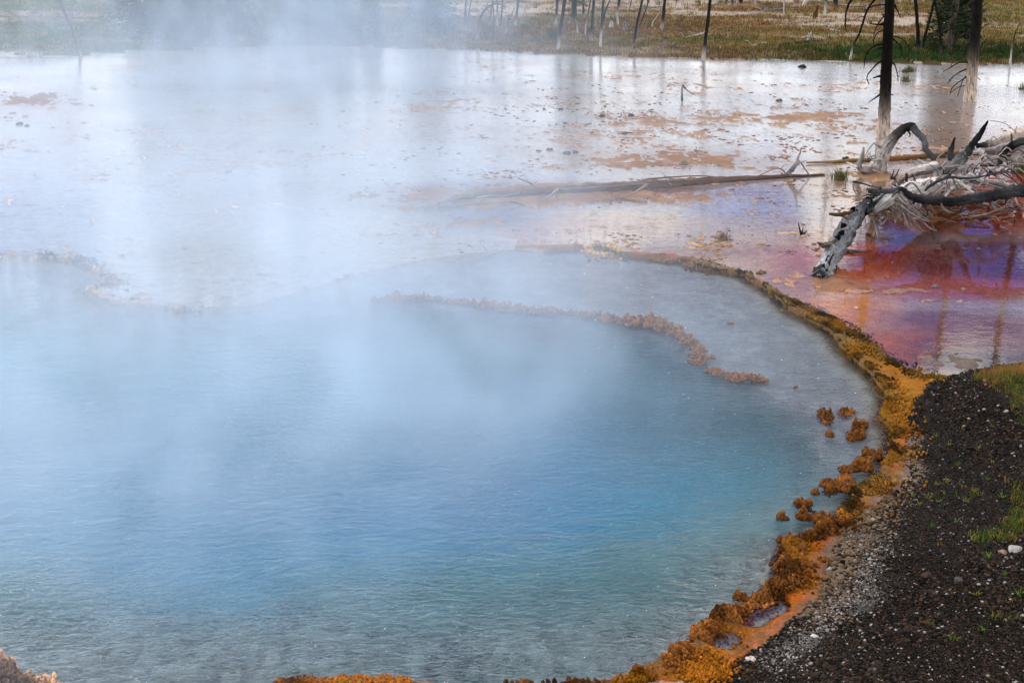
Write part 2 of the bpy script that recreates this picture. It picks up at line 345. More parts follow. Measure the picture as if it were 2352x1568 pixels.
def mat_water(name, calm):
    m, t, o = newmat(name)
    if calm:
        h = noise(t, 1, 3, .5, scale_vec(t, (4.0, 7.0, 1))); h2 = noise(t, 1, 3, .5, scale_vec(t, (14, 30, 1)))
        amp = ramp(t, noise(t, .35, 2, .5), [(.36, (.25,)*3), (.60, (1,)*3)])
        mr = N(t, 'ShaderNodeMapRange'); sx_ = N(t, 'ShaderNodeSeparateXYZ'); L(t, N(t, 'ShaderNodeNewGeometry').outputs['Position'], sx_.inputs[0]); L(t, sx_.outputs[1], mr.inputs[0]); mr.inputs[1].default_value = 16; mr.inputs[2].default_value = 22; mr.inputs[3].default_value = .5; mr.inputs[4].default_value = 4.5
        hh = math_(t, 'MULTIPLY', math_(t, 'MULTIPLY', h2, amp), mr.outputs[0])
        b = bump(t, h, .006, .22); b = bump(t, hh, .003, .4, b)
        m2 = N(t, 'ShaderNodeMapRange'); L(t, sx_.outputs[1], m2.inputs[0]); m2.inputs[1].default_value = 15.5; m2.inputs[2].default_value = 22; m2.inputs[3].default_value = .012; m2.inputs[4].default_value = .12; rough = m2.outputs[0]
    else:
        dis = noise(t, 1.2, 3, .5)
        h = noise(t, 1, 4, .55, scale_vec(t, (4.2, 9.5, 1)), .9); h2 = noise(t, 1, 3, .6, scale_vec(t, (16, 30, 1)), .8)
        h0 = noise(t, 1, 2, .5, scale_vec(t, (1.3, 2.6, 1)), .5)
        b = bump(t, h0, .040, .6); b = bump(t, h, .038, .85, b); b = bump(t, h2, .020, 1.0, b); rough = .03
    fr = N(t, 'ShaderNodeFresnel'); fr.inputs['IOR'].default_value = 1.34; L(t, b, fr.inputs['Normal'])
    tr = N(t, 'ShaderNodeBsdfRefraction'); tr.inputs['IOR'].default_value = 1.33; tr.inputs['Roughness'].default_value = 0; L(t, b, tr.inputs['Normal']); gl = N(t, 'ShaderNodeBsdfGlossy'); (L(t, rough, gl.inputs['Roughness']) if calm else setattr(gl.inputs['Roughness'], 'default_value', rough)); L(t, b, gl.inputs['Normal'])
    mx = N(t, 'ShaderNodeMixShader'); L(t, fr.outputs[0], mx.inputs[0]); L(t, tr.outputs[0], mx.inputs[1]); L(t, gl.outputs[0], mx.inputs[2])
    L(t, mx.outputs[0], o.inputs['Surface'])
    if not calm:
        ab = N(t, 'ShaderNodeVolumeAbsorption'); ab.inputs['Color'].default_value = (.03, .865, .955, 1); ab.inputs['Density'].default_value = 1.2
        L(t, ab.outputs[0], o.inputs['Volume'])
    return m
M_ground, M_wood, M_plant = mat_ground(), mat_wood(), mat_grass()
M_pebble = mat_inst('pebble', .8, 120, .7, 1.25, .04); M_knob = mat_inst('sinter_knob', .8, 90, .4, 1.35, .04, bd=.01)
M_lump = mat_inst('sinter_lump', .8, 70, .4, 1.35, .04, 'GEOMETRY', .01)

# ---------------------------------------------------------------- object helpers
def tag(o, label=None, cat=None, group=None, kind=None):
    for k, v in (('label', label), ('category', cat), ('group', group), ('kind', kind)):
        if v: o[k] = v
    return o
def link(o, parent=None):
    COL.objects.link(o)
    if parent: o.parent = parent
    return o
def empty(name, loc, label, cat, group=None):
    o = bpy.data.objects.new(name, None); o.empty_display_size = .1; o.location = loc; link(o); return tag(o, label, cat, group)
def mesh_np(name, v, f, mat, col=None, smooth=True, uv=None):
    me = bpy.data.meshes.new(name)
    v = np.asarray(v, np.float32); f = np.asarray(f, np.int32)
    k = f.shape[1]
    me.vertices.add(len(v)); me.vertices.foreach_set('co', v.ravel())
    me.loops.add(f.size); me.loops.foreach_set('vertex_index', f.ravel())
    me.polygons.add(len(f)); me.polygons.foreach_set('loop_start', np.arange(0, f.size, k, dtype=np.int32)); me.polygons.foreach_set('loop_total', np.full(len(f), k, np.int32))
    me.polygons.foreach_set('use_smooth', np.full(len(f), smooth))
    if col is not None:
        a = me.color_attributes.new('Col', 'FLOAT_COLOR', 'POINT'); c = np.ones((len(v), 4), np.float32); c[:, :3] = col; a.data.foreach_set('color', c.ravel())
    if uv is not None:
        u = me.uv_layers.new(name='UVMap'); u.data.foreach_set('uv', np.asarray(uv, np.float32)[f.ravel()].ravel())
    me.materials.append(mat); me.update(calc_edges=True); me.validate(); return me

# ---------------------------------------------------------------- ground sheet
azs = np.concatenate([np.linspace(-180, -30, 30, endpoint=False), np.linspace(-30, -22.5, 20, endpoint=False), np.linspace(-22.5, 22.5, 620, endpoint=False), np.linspace(22.5, 30, 20, endpoint=False), np.linspace(30, 180, 31)])
deps = np.concatenate([np.linspace(85, 36, 30, endpoint=False), np.linspace(36, 4.6, 560, endpoint=False), np.geomspace(4.6, .15, 60)])
rr = CAM_H/np.tan(np.radians(deps))
A, RR = np.meshgrid(np.radians(azs), rr)
gx, gy = (RR*np.sin(A)).ravel(), (RR*np.cos(A)).ravel()
gh, gc = terrain(gx, gy, True)
nr, na = A.shape
ii = (np.arange(nr-1)[:, None]*na + np.arange(na-1)[None, :]).ravel()
me = mesh_np('ground', np.c_[gx, gy, gh], np.c_[ii, ii+1, ii+na+1, ii+na][:, ::-1], M_ground, gc)
tag(link(bpy.data.objects.new('ground', me)), kind='structure')

# ---------------------------------------------------------------- water
def tess(name, polys, z, mat):
    v3 = [[Vector((a[0], a[1], 0)) for a in p] for p in polys]
    tr = geometry.tessellate_polygon(v3); v = np.vstack([np.c_[p, np.full(len(p), z)] for p in map(np.asarray, polys)])
    f = np.array(tr); 
    a, b, c = v[f[:, 0]], v[f[:, 1]], v[f[:, 2]]
    fl = np.cross(b-a, c-a)[:, 2] < 0; f[fl] = f[fl][:, ::-1]
    return v, f
pool_ring = w_pool
v, f = tess('pool', [pool_ring], 0.0, None)
n = len(v); bot = v.copy(); bot[:, 2] = -3.2
sign = np.sum(pool_ring[:, 0]*np.roll(pool_ring[:, 1], -1) - np.roll(pool_ring[:, 0], -1)*pool_ring[:, 1])
side = []
for i in range(n):
    j = (i+1) % n
    q = (i, i+n, j+n, j) if sign > 0 else (i, j, j+n, i+n)
    side += [(q[0], q[1], q[2]), (q[0], q[2], q[3])]
F3 = np.vstack([f, f[:, ::-1]+n, side])
me = mesh_np('pool_water', np.vstack([v, bot]), F3, mat_water('pool_water', False), smooth=False)
tag(link(bpy.data.objects.new('pool_water', me)), kind='structure')
outer = np.array([(-120, 2.0), (120, 2.0), (120, 80), (-120, 80)])
v, f = tess('t', [outer, pool_ring], 0.0, None)
me = mesh_np('terrace_water', v, f, mat_water('terrace_water', True), smooth=False)
tag(link(bpy.data.objects.new('terrace_water', me)), kind='structure')

# ---------------------------------------------------------------- scattered stones (geometry nodes, made from points)
def pebble_group(name, mat, sub=2, amp=.35, nscale=1.2):
    g = bpy.data.node_groups.new(name, 'GeometryNodeTree')
    g.interface.new_socket('Geometry', in_out='INPUT', socket_type='NodeSocketGeometry'); g.interface.new_socket('Geometry', in_out='OUTPUT', socket_type='NodeSocketGeometry')
    gi = N(g, 'NodeGroupInput'); go = N(g, 'NodeGroupOutput')
    jn = N(g, 'GeometryNodeJoinGeometry')
    for k in range(5):
        ico = N(g, 'GeometryNodeMeshIcoSphere'); ico.inputs['Radius'].default_value = 1; ico.inputs['Subdivisions'].default_value = sub
        nz = N(g, 'ShaderNodeTexNoise'); nz.noise_dimensions = '4D'; nz.inputs['W'].default_value = k*3.7; nz.inputs['Scale'].default_value = nscale; nz.inputs['Detail'].default_value = 2
        sb = N(g, 'ShaderNodeVectorMath', operation='SUBTRACT'); L(g, nz.outputs['Color'], sb.inputs[0]); sb.inputs[1].default_value = (.5,.5,.5)
        ml = N(g, 'ShaderNodeVectorMath', operation='SCALE'); L(g, sb.outputs[0], ml.inputs[0]); ml.inputs['Scale'].default_value = amp*2.4
        sp = N(g, 'GeometryNodeSetPosition'); L(g, ico.outputs['Mesh'], sp.inputs['Geometry']); L(g, ml.outputs[0], sp.inputs['Offset'])
        sm = N(g, 'GeometryNodeSetShadeSmooth'); L(g, sp.outputs[0], sm.inputs[0])
        mt = N(g, 'GeometryNodeSetMaterial'); mt.inputs['Material'].default_value = mat; L(g, sm.outputs[0], mt.inputs['Geometry'])
        gt = N(g, 'GeometryNodeGeometryToInstance'); L(g, mt.outputs[0], gt.inputs[0]); L(g, gt.outputs[0], jn.inputs[0])
    na_ = {}
    for an, ty in (('scl', 'FLOAT_VECTOR'), ('rot', 'FLOAT_VECTOR')):
        q = N(g, 'GeometryNodeInputNamedAttribute', data_type=ty); q.inputs['Name'].default_value = an; na_[an] = q.outputs['Attribute']
    er = N(g, 'FunctionNodeEulerToRotation'); L(g, na_['rot'], er.inputs[0])
    rv = N(g, 'FunctionNodeRandomValue', data_type='INT'); rv.inputs[4].default_value = 0; rv.inputs[5].default_value = 4
    ip = N(g, 'GeometryNodeInstanceOnPoints'); ip.inputs['Pick Instance'].default_value = True
    L(g, gi.outputs[0], ip.inputs['Points']); L(g, jn.outputs[0], ip.inputs['Instance']); L(g, rv.outputs[2], ip.inputs['Instance Index'])
    L(g, er.outputs[0], ip.inputs['Rotation']); L(g, na_['scl'], ip.inputs['Scale']); L(g, ip.outputs[0], go.inputs[0])
    return g
def scatter(name, pts, scl, rot, col, group_tree, mat):
    me = bpy.data.meshes.new(name); me.vertices.add(len(pts)); me.vertices.foreach_set('co', np.asarray(pts, np.float32).ravel())
    for an, dat in (('scl', scl), ('rot', rot)):
        a = me.attributes.new(an, 'FLOAT_VECTOR', 'POINT'); a.data.foreach_set('vector', np.asarray(dat, np.float32).ravel())
    a = me.attributes.new('Col', 'FLOAT_COLOR', 'POINT'); c = np.ones((len(pts), 4), np.float32); c[:, :3] = col; a.data.foreach_set('color', c.ravel())
    me.materials.append(mat); o = link(bpy.data.objects.new(name, me))
    md = o.modifiers.new('stones', 'NODES'); md.node_group = group_tree
    return o
NG_peb = pebble_group('pebbles', M_pebble, 2, .22); NG_knob = pebble_group('knobs', M_knob, 3, .62, 2.3)
def rnd_rot(n, full=True): return np.c_[rng.uniform(-.5, .5, n), rng.uniform(-.5, .5, n), rng.uniform(0, 6.28, n)]
def region_pts(n, x0, x1, y0, y1):
    """uniform over the ground inside a picture rectangle"""
    px = rng.uniform(x0, x1, n); py = rng.uniform(y0, y1, n)
    u, v_ = (px-1176)/F, (784-py)/F; dz = -SP+v_*CP; t = -CAM_H/dz
    return u*t, (CP+v_*SP)*t, px, py

# gravel on the bank
X, Y, px, py = [np.concatenate(q_) for q_ in zip(region_pts(330000, 1350, 2600, 835, 1760), region_pts(60000, 2600, 3500, 835, 1760), region_pts(60000, 300, 3300, 1760, 2500))]
k = inside(X + (fbm(X, Y, .12, 2, 93)-.5)*.06, Y, bank_poly); X, Y, px, py = X[k], Y[k], px[k], py[k]
pale = dpoly(X + (fbm(X, Y, .35, 3, 91)-.5)*.22, Y, G2([(1990,1250),(1976,1300),(1976,1362),(1942,1420),(1823,1488),(1760,1540)]))
cob = np.exp(-(dpoly(X, Y, G2([(2010,1150),(1950,1250),(1900,1330),(1850,1400)]))/.20)**2)
n = len(X); s = .0022 + .010*rng.random(n)**4 + .012*cob*rng.random(n)
cg = sst(.42, .65, fbm(X, Y, .35, 4, 87)); s = s*(.70+.55*cg); s = np.where(rng.random(n) < .002+.008*cg, s*1.9, s); s = np.minimum(s, .021); s *= np.where(np.exp(-(pale/.13)**2) > .5, .7, 1)
h = terrain(X, Y)
col = np.tile(np.array([.010, .0078, .006]), (n, 1))*((.3+2.4*rng.random(n)**2)*(.55+.8*fbm(X, Y, .5, 4, 88)))[:, None]
m = rng.random(n); br = m < .22; col[br] = np.array([.035, .018, .010])*(.5+rng.random(br.sum()))[:, None]
wh = rng.random(n) < .035 + .38*np.exp(-(pale/.11)**2) ; col[wh] = np.array([.22, .20, .185])*(.15+1.1*rng.random(wh.sum()))[:, None]
ct = rng.random(n) < cob*.75; col[ct] = np.array([.10, .068, .042])*(.5+.9*rng.random(ct.sum()))[:, None]
o = scatter('gravel', np.c_[X, Y, h + s*.25], np.c_[s, s*rng.uniform(.7, 1.1, n), s*rng.uniform(.5, .8, n)], rnd_rot(n), col, NG_peb, M_pebble)
tag(o, 'dark volcanic gravel with pale pebbles covering the bank at the lower right', 'gravel', kind='stuff')

# cobbles on the shallow bed of the pool
X, Y, px, py = region_pts(52000, -100, 2060, 1180, 1640)
k = inside(X, Y, w_pool); X, Y, px, py = X[k], Y[k], px[k], py[k]
k = rng.random(len(X)) < sst(1200, 1380, py)*.75 + sst(1500, 1800, px)*.5; X, Y, px, py = X[k], Y[k], px[k], py[k]
n = len(X); s = .007 + .034*rng.random(n)**3; h = terrain(X, Y)
tone = .25+1.35*rng.random(n)
col = np.array([.33, .295, .27])*tone[:, None]; dk = rng.random(n) < .05+.25*sst(.52, .66, fbm(X, Y, .35, 4, 41)); col[dk] = np.array([.09, .09, .085])*(.5+rng.random(dk.sum()))[:, None]
o = scatter('bed_cobbles', np.c_[X, Y, np.minimum(h + s*.2, -.05)], np.c_[s, s*rng.uniform(.7, 1.1, n), s*rng.uniform(.35, .6, n)], rnd_rot(n), col, NG_peb, M_pebble)
tag(o, 'grey cobbles lying on the shallow floor of the hot pool', 'cobbles', kind='stuff')

# knobby sinter crust along the rims
def along(poly, n, spread, jitter=1.0):
    P = np.asarray(poly); seg = np.linalg.norm(np.diff(P, axis=0), axis=1); cs = np.r_[0, np.cumsum(seg)]
    t = rng.uniform(0, cs[-1], n); i = np.clip(np.searchsorted(cs, t)-1, 0, len(seg)-1); f_ = (t-cs[i])/seg[i]
    b = P[i]+(P[i+1]-P[i])*f_[:, None]; return b + rng.normal(0, 1, (n, 2))*spread
pts = []; sc_, cl_ = [], []
def crust(P, n, spread, smin, smax, hmax, colr, clump=.3, thresh=.45, lowp=None):
    n = int(n*2.2); smin *= .75; smax *= .70
    q = along(P, n, spread); x, y = q[:, 0], q[:, 1]
    m = fbm(x, y, clump, 3, 61); k = (m > thresh) & ((terrain(x, y) > -.07) | bool(lowp)); x, y, m = x[k], y[k], m[k]
    n = len(x); s = rng.uniform(smin, smax, n)
    h = np.maximum(terrain(x, y), -.03)
    z = h + rng.random(n)*hmax*sst(thresh, thresh+.2, m)
    pts.append(np.c_[x, y, z]); sc_.append(np.c_[s, s, s*rng.uniform(.9, 1.9, n)])
    c = np.array(colr)*((.55+.8*rng.random(n))*(.35+1.5*sst(.3, .7, fbm(x, y, .16, 3, 66))))[:, None]; c = lerpc(c, (.30,.12,.01), sst(.55, .68, fbm(x, y, .3, 3, 67))*.6*(np.array(colr)[0] < .25)); cl_.append(c)
brown, ochre, olive, tan = (.17,.060,.014), (.22,.075,.006), (.095,.052,.011), (.22,.14,.08)
near_in = w_rim_in[25:]
crust(near_in, 4200, .045, .007, .017, .032, brown, .22, .44)
crust(near_in, 1900, .09, .005, .013, .02, ochre, .2, .47)
crust(w_rim_in[13:27], 3000, .035, .006, .015, .015, olive, .2, .35)
crust(w_rim_in[13:27], 2200, .11, .006, .014, .02, (.20,.085,.012), .2, .42)
crust(w_rim_out[6:], 1400, .06, .006, .014, .015, olive, .15, .40)
crust(w_rim_in[9:14], 800, .03, .008, .018, .015, (.11,.065,.022), .3, .38)
crust(w_rim_in[4:10], 700, .06, .010, .022, .02, (.15,.095,.055), .5, .48)
crust(w_rim_in[0:5], 500, .12, .015, .030, .03, (.40,.24,.08), .5, .50)
crust(w_innerl, 700, .09, .010, .026, .015, (.34,.22,.12), .4, .50)
crust(G2([(1400,1580),(1300,1600),(1180,1590)]), 500, .04, .010, .02, .05, brown, .2, .3)
crust(G2([(985,1575),(930,1568),(860,1566),(800,1576),(700,1574),(640,1576)]), 1100, .025, .007, .015, .022, (.24,.085,.014), .2, .44)
crust(G2([(-40,1545),(10,1550),(50,1570),(110,1590)]), 1100, .05, .010, .02, .08, (.40,.24,.14), .2, .3)
crust(G2([(1655,1548),(1560,1560),(1480,1570)]), 900, .05, .008, .015, .02, ochre, .2, .4)
for q_, n_ in (([(1905,1130),(1935,1105),(1972,1068),(1985,1050)], 700), ([(1840,1160),(1862,1180),(1885,1192)], 380), ([(1962,1000),(1975,975),(1985,965)], 200), ([(1940,950),(1952,942)], 90), ([(1995,1040),(2012,1050)], 130),
               ([(1795,1235),(1812,1265),(1830,1290)], 380), ([(1790,1295),(1812,1325),(1800,1350)], 380), ([(1893,940),(1900,970)], 90), ([(1445,742),(1500,742),(1535,757)], 300), ([(1578,784),(1612,806),(1600,830)], 160), ([(1632,848),(1690,870),(1745,873)], 200)):
    crust(G2(q_), n_, .022, .007, .016, .03, brown, .12, .40, True)
P_, S_, C_ = np.vstack(pts), np.vstack(sc_), np.vstack(cl_)
o = scatter('sinter_crust', P_, S_, rnd_rot(len(P_)), C_, NG_knob, M_knob)
tag(o, 'knobby brown and ochre sinter crust edging the hot pool', 'crust', kind='stuff')

X, Y, px, py = region_pts(60000, 700, 2400, 150, 620)
ok = ~inside(X, Y, w_pool) & ~inside(X, Y, bank_poly) & (Y < np.interp(X, w_far[:, 0], w_far[:, 1])-.1)
msk = (blob(px, py, 1650, 300, 520, 90)*.75 + blob(px, py, 1450, 575, 320, 28)*.9 + blob(px, py, 1850, 455, 200, 25)*.7 + blob(px, py, 1300, 400, 450, 40)*.5 + blob(px, py, 2200, 480, 150, 30)*.4)
nn = fbm(X, Y*1.0, .55, 4, 81, .65); k = ok & (rng.random(len(X)) < sst(.52, .66, nn)*msk); X, Y, px, py = X[k], Y[k], px[k], py[k]
n = len(X); s_ = .010+.030*rng.random(n)**3; fc = np.array([.20,.095,.045])*(.4+.9*rng.random(n))[:, None]; oc = blob(px, py, 1420, 575, 330, 30) > .3; fc[oc] = np.array([.30,.14,.03])*(.5+.8*rng.random(oc.sum()))[:, None]
o = scatter('mat_flecks', np.c_[X, Y, np.full(n, .0)], np.c_[s_, s_*.8, s_*.28], np.c_[np.zeros(n), np.zeros(n), rng.uniform(0, 6.28, n)], fc, NG_peb, M_pebble)
tag(o, 'scattered brown flecks of mat breaking the mirror of the flats', 'flecks', kind='stuff')
ORD = ['', 'first', 'second', 'third', 'fourth', 'fifth', 'sixth', 'seventh', 'eighth', 'ninth', 'tenth', 'eleventh', 'twelfth', 'thirteenth', 'fourteenth', 'fifteenth', 'sixteenth', 'seventeenth',
       'eighteenth', 'nineteenth', 'twentieth', 'twenty-first', 'twenty-second', 'twenty-third']
# ---------------------------------------------------------------- sinter lumps standing in the water
_ico = {}
def ico(sub):
    if sub not in _ico:
        bm = bmesh.new(); bmesh.ops.create_icosphere(bm, subdivisions=sub, radius=1)
        _ico[sub] = (np.array([v.co[:] for v in bm.verts]), np.array([[v.index for v in f.verts] for f in bm.faces])); bm.free()
    return _ico[sub]
def lump_mesh(seed, knobs=26, w=.12, hgt=.10, col=(.30,.14,.05), elong=1.0, kr=.022, arch=0):
    r = np.random.default_rng(seed); iv, fi = ico(1); V, Fc, Cc = [], [], []; base = 0; knobs = int(knobs*5); kr = kr*.50; npk = 2+int(w*40); pk = [(r.uniform(-.8, .8)*w*elong, r.uniform(-.45, .45)*w, hgt*(1 if q_ == 0 else r.uniform(.35, .9)), w*r.uniform(.30, .55)) for q_ in range(npk)]
    for k in range(knobs):
        a = r.uniform(0, 6.28); q = r.random()**.6; P0 = pk[k % npk]; x, y = P0[0]+math.cos(a)*q*P0[3], P0[1]+math.sin(a)*q*P0[3]
        top = P0[2]*(1-q**1.3)*(.75+.4*r.random()); s = kr*(.7+.7*r.random())
        z = top*(r.uniform(.55, 1) if k % 3 else r.uniform(0, .6)); edge_ = .35 if False else 0
        v_ = iv*(1+.5*(r.random((len(iv), 1))-.5)) * np.array([s, s, s*1.7])
        V.append(v_+np.array([x, y, z])); Fc.append(fi+base); base += len(iv)
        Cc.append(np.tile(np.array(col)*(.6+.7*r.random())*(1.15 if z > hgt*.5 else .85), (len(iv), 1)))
    # a solid core that reaches below the water
    iv, fi = ico(3)
    v_ = iv*np.array([w*.75*elong, w*.45, hgt*.38])*(1+.18*np.sin(iv[:, [0]]*6+seed)*np.sin(iv[:, [1]]*5)); v_[:, 2] -= hgt*.15
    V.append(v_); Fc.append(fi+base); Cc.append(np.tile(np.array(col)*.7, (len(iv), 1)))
    return mesh_np('sinter_lump', np.vstack(V), np.vstack(Fc), M_lump, np.vstack(Cc))
def place_lump(px, py, me, s, rot, label, group=None, z=0.0):
    o = bpy.data.objects.new('sinter_lump', me); link(o); p = G(px, py); o.location = (p.x, p.y, z); o.scale = (s, s, s); o.rotation_euler = (0, 0, rot)
    return tag(o, label, 'rock', group)
big = [  # px, py, width in metres/2, height, elongation, label
 (1896,960,.050,.11,1.0,'upright brown sinter knob, highest of the left pair near the inner drop-off'),
 (1903,1000,.030,.05,1.2,'small brown sinter knob just below the upright knob in the lavender shallows'),
 (1945,946,.045,.05,1.4,'small brown sinter clump farthest out among those beside the orange rim'),
 (1973,978,.055,.075,1.4,'brown sinter clump with pointed top right of the upright knob'),
 (1968,1006,.060,.065,1.3,'low brown sinter clump in front of the pointed one'),
 (1958,1012,.030,.045,1.0,'tiny knob at the left foot of the low brown clump'),
 (2003,1045,.065,.09,1.2,'peaked brown sinter clump nearest the orange rim'),
 (1958,1075,.100,.10,1.3,'large brown sinter mound, back half of the broad reef off the shore'),
 (1928,1118,.110,.09,1.4,'wide brown sinter mound, front half of the broad reef off the shore'),
 (1873,1133,.035,.045,1.2,'small rounded sinter knob just left of the broad reef'),
 (1842,1155,.050,.05,1.3,'low brown sinter knob above the clustered mound'),
 (1872,1190,.095,.085,1.4,'clustered brown sinter mound midway down the near shore'),
 (1803,1190,.045,.07,.9,'brown sinter knob standing alone left of the clustered mound'),
 (1880,1222,.050,.06,1.1,'dark brown sinter knob where the shore pebbles start'),
 (1808,1245,.055,.07,1.0,'brown sinter stack on the shore corner below the lone knob'),
 (1830,1270,.080,.07,1.2,'brown sinter ridge piece just behind the shore corner'),
 (1815,1310,.080,.08,1.2,'bushy brown sinter mass at the sharp bend of the shore'),
 (1868,1300,.090,.06,1.3,'broad brown sinter mass beside the white pebbles'),
 (1790,1358,.080,.05,1.4,'low brown sinter ridge below the bend of the shore'),
 (1725,1375,.070,.05,1.4,'brown sinter ridge leading into the small side basin'),
 (1690,1410,.060,.06,1.3,'brown sinter ridge on the edge of the small side basin'),
 (1628,1452,.065,.06,1.1,'leafy looking brown sinter tower at the foot of the side basin'),
 (1612,1482,.060,.05,1.2,'brown sinter tuft by the second side basin'),
 (1540,1530,.060,.045,1.4,'brown sinter ridge near the bottom of the shore'),
 (1480,1548,.060,.045,1.4,'brown sinter ridge just above the bottom edge'),
]
for i, (px_, py_, w, hg, el, lab) in enumerate(big):
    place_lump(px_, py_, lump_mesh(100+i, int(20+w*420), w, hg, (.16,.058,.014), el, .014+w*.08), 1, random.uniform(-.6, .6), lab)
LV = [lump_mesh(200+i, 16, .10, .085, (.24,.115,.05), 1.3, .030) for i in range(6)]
chain = [(870,690),(905,688),(940,687),(975,688),(1010,690),(1045,694),(1080,697),(1110,702),(1140,706),(1172,713),(1205,714),(1240,717),(1275,720),(1310,721),(1345,726),(1378,731),(1410,735)]
for i, (a, b) in enumerate(chain):
    place_lump(a, b, LV[i % 6], random.uniform(.55, 1.2), random.uniform(-.6, .6), 'tan sinter lump lost in steam, %s from the left on the inner rim' % ORD[i+1], 'steamy lumps of the inner rim')
chain2 = [(1440,740,1.0),(1462,742,1.1),(1488,742,1.25),(1515,745,1.35),(1530,757,1.1),(1548,768,.8),(1567,775,.7),(1580,786,.75),(1598,800,.6),(1612,806,.6),(1600,818,.6),(1592,832,.55),(1606,836,.5),(1630,822,.45),(1636,852,.6),(1650,858,.55),
          (1664,862,.55),(1678,870,.55),(1690,874,.5),(1700,865,.6),(1715,866,.6),(1730,870,.55),(1743,873,.6)]
for i, (a, b, s_) in enumerate(chain2):
    place_lump(a, b, LV[(i*5+1) % 6], s_, random.uniform(-.6, .6), 'brown sinter lump, %s from the right end of the clear inner rim chain' % ORD[len(chain2)-i], 'clear lumps of the inner rim')
for i, (a, b, s_, lab) in enumerate(((1677,744,.35,'single tiny sinter knob in the open violet water'), (1827,890,.22,'single pale speck of sinter right of the end of the lump chain'),
        (1240,572,.6,'grey brown rock by the orange outflow'), (1505,592,.9,'pale knobbed rock at the head of the upper rim'), (1545,603,.8,'second rock along the upper rim'), (1585,610,.7,'broken rock lying low on the upper rim'),
        (1690,622,.55,'dark rock where the rim narrows to a lip'), (1748,628,.5,'dark rock just behind the narrow lip'), (1395,574,.8,'brown rock between the outflow and the upper rim'))):
    place_lump(a, b, LV[(i*7+2) % 6], s_, i, lab)
# loose dark stones on the flats and on the pool floor
def stone(px_, py_, s_, col, lab, z=0.0, grp=None, flat=.6):
    iv, fi = ico(3); r = np.random.default_rng(int(px_*7+py_)); q = iv*np.array([1, .8, flat])
    q = q*(1+.22*np.sin(q[:, [0]]*3.1+r.random()*6)*np.cos(q[:, [1]]*4+r.random()*6)+.08*np.sin(q[:, [2]]*11+q[:, [0]]*9))*s_
    o = bpy.data.objects.new('stone', mesh_np('stone', q, fi, M_lump, np.tile(col, (len(iv), 1)))); link(o); p = G(px_, py_); o.location = (p.x, p.y, z); o.rotation_euler = (0, 0, r.uniform(0, 6))
    return tag(o, lab, 'stone', grp)
GRY = (.10,.085,.075)
for px_, py_, s_, c_, lab in ((1262,344,.05,(.16,.11,.09),'brown rounded stone on the white flat above the tan mats'), (1238,347,.04,(.2,.15,.12),'smaller pale stone left of the brown rounded one'),
     (1303,353,.06,GRY,'dark flat stone with stick on the white flat'), (1322,351,.05,GRY,'dark flat stone right of its twin on the white flat'), (1383,268,.05,GRY,'dark stone standing alone in the far mirror water'),
     (1288,252,.05,GRY,'grey stone left of the lone dark stone'), (1450,268,.055,(.08,.05,.04),'dark reddish stone below the forked stick'), (1843,155,.09,(.02,.02,.018),'black mossy lump in the water near the far right shore'),
     (1943,366,.06,(.02,.02,.02),'black charred chunk on the half sunken log'), (1840,700,.05,(.04,.03,.02),'dark crusty chunk on the peach flat by the rim'), (1795,715,.03,(.12,.08,.05),'small brown stone on the lip below the peach flat'),
     (2216,572,.030,(.10,.10,.10),'grey stone left of its twin in the red water'), (2248,573,.030,(.10,.10,.10),'grey stone right of its twin in the red water'), (2148,659,.035,(.14,.13,.12),'grey stone across the trunk reflection'),
     (45,286,.06,GRY,'dark stone on the far left flat'), (62,290,.05,GRY,'second dark stone on the far left flat'), (524,395,.05,(.25,.2,.18),'pale stone in the misty tan shallows'), (1790,232,.06,(.15,.09,.05),'brown round stone beyond the tan mats'),
     (985,1515,.032,(.03,.026,.022),'dark stone under the clear water near the bottom edge'), (2322,1330,.05,(.30,.27,.25),'pale angular stone in the moss at the right edge'),
     (2295,1336,.03,(.2,.14,.1),'brown stone left of the pale angular stone'), (1870,1480,.022,(.45,.42,.4),'small white stone on the dark gravel beside the lower crust'), (1725,1524,.03,(.42,.36,.3),'cream stone at the very foot of the bank'),
     (2125,1372,.035,(.05,.03,.025),'dark brown stone embedded in the right gravel'), (2195,1395,.03,(.06,.05,.05),'dark rounded stone in the mid gravel'), (1755,1340,.03,(.16,.13,.09),'tan pebble wet at the shore')):
    stone(px_, py_, s_, c_, lab, z=max(float(terrain(np.array([G(px_, py_).x]), np.array([G(px_, py_).y]))[0]), -.12 if py_ > 1500 and px_ < 1100 else 0.0))
for px_, py_, s_, lab in ((680,1346,.13,'large dim stone on the floor of the pool, left of centre'), (572,1362,.07,'dim stone just left of the large sunken one'), (340,1365,.06,'dim stone far left on the pool floor'), (775,1384,.06,'dim stone right of the large sunken one'),
                          (1022,1440,.05,'dim stone on the pool floor above the bottom edge'), (1228,1152,.07,'dim stone on the drop-off in mid pool')):
    g_ = G(px_, py_); hh = float(terrain(np.array([g_.x]), np.array([g_.y]))[0])
    stone(px_, py_, s_, (.12,.11,.11), lab, z=hh+.02, flat=.5)

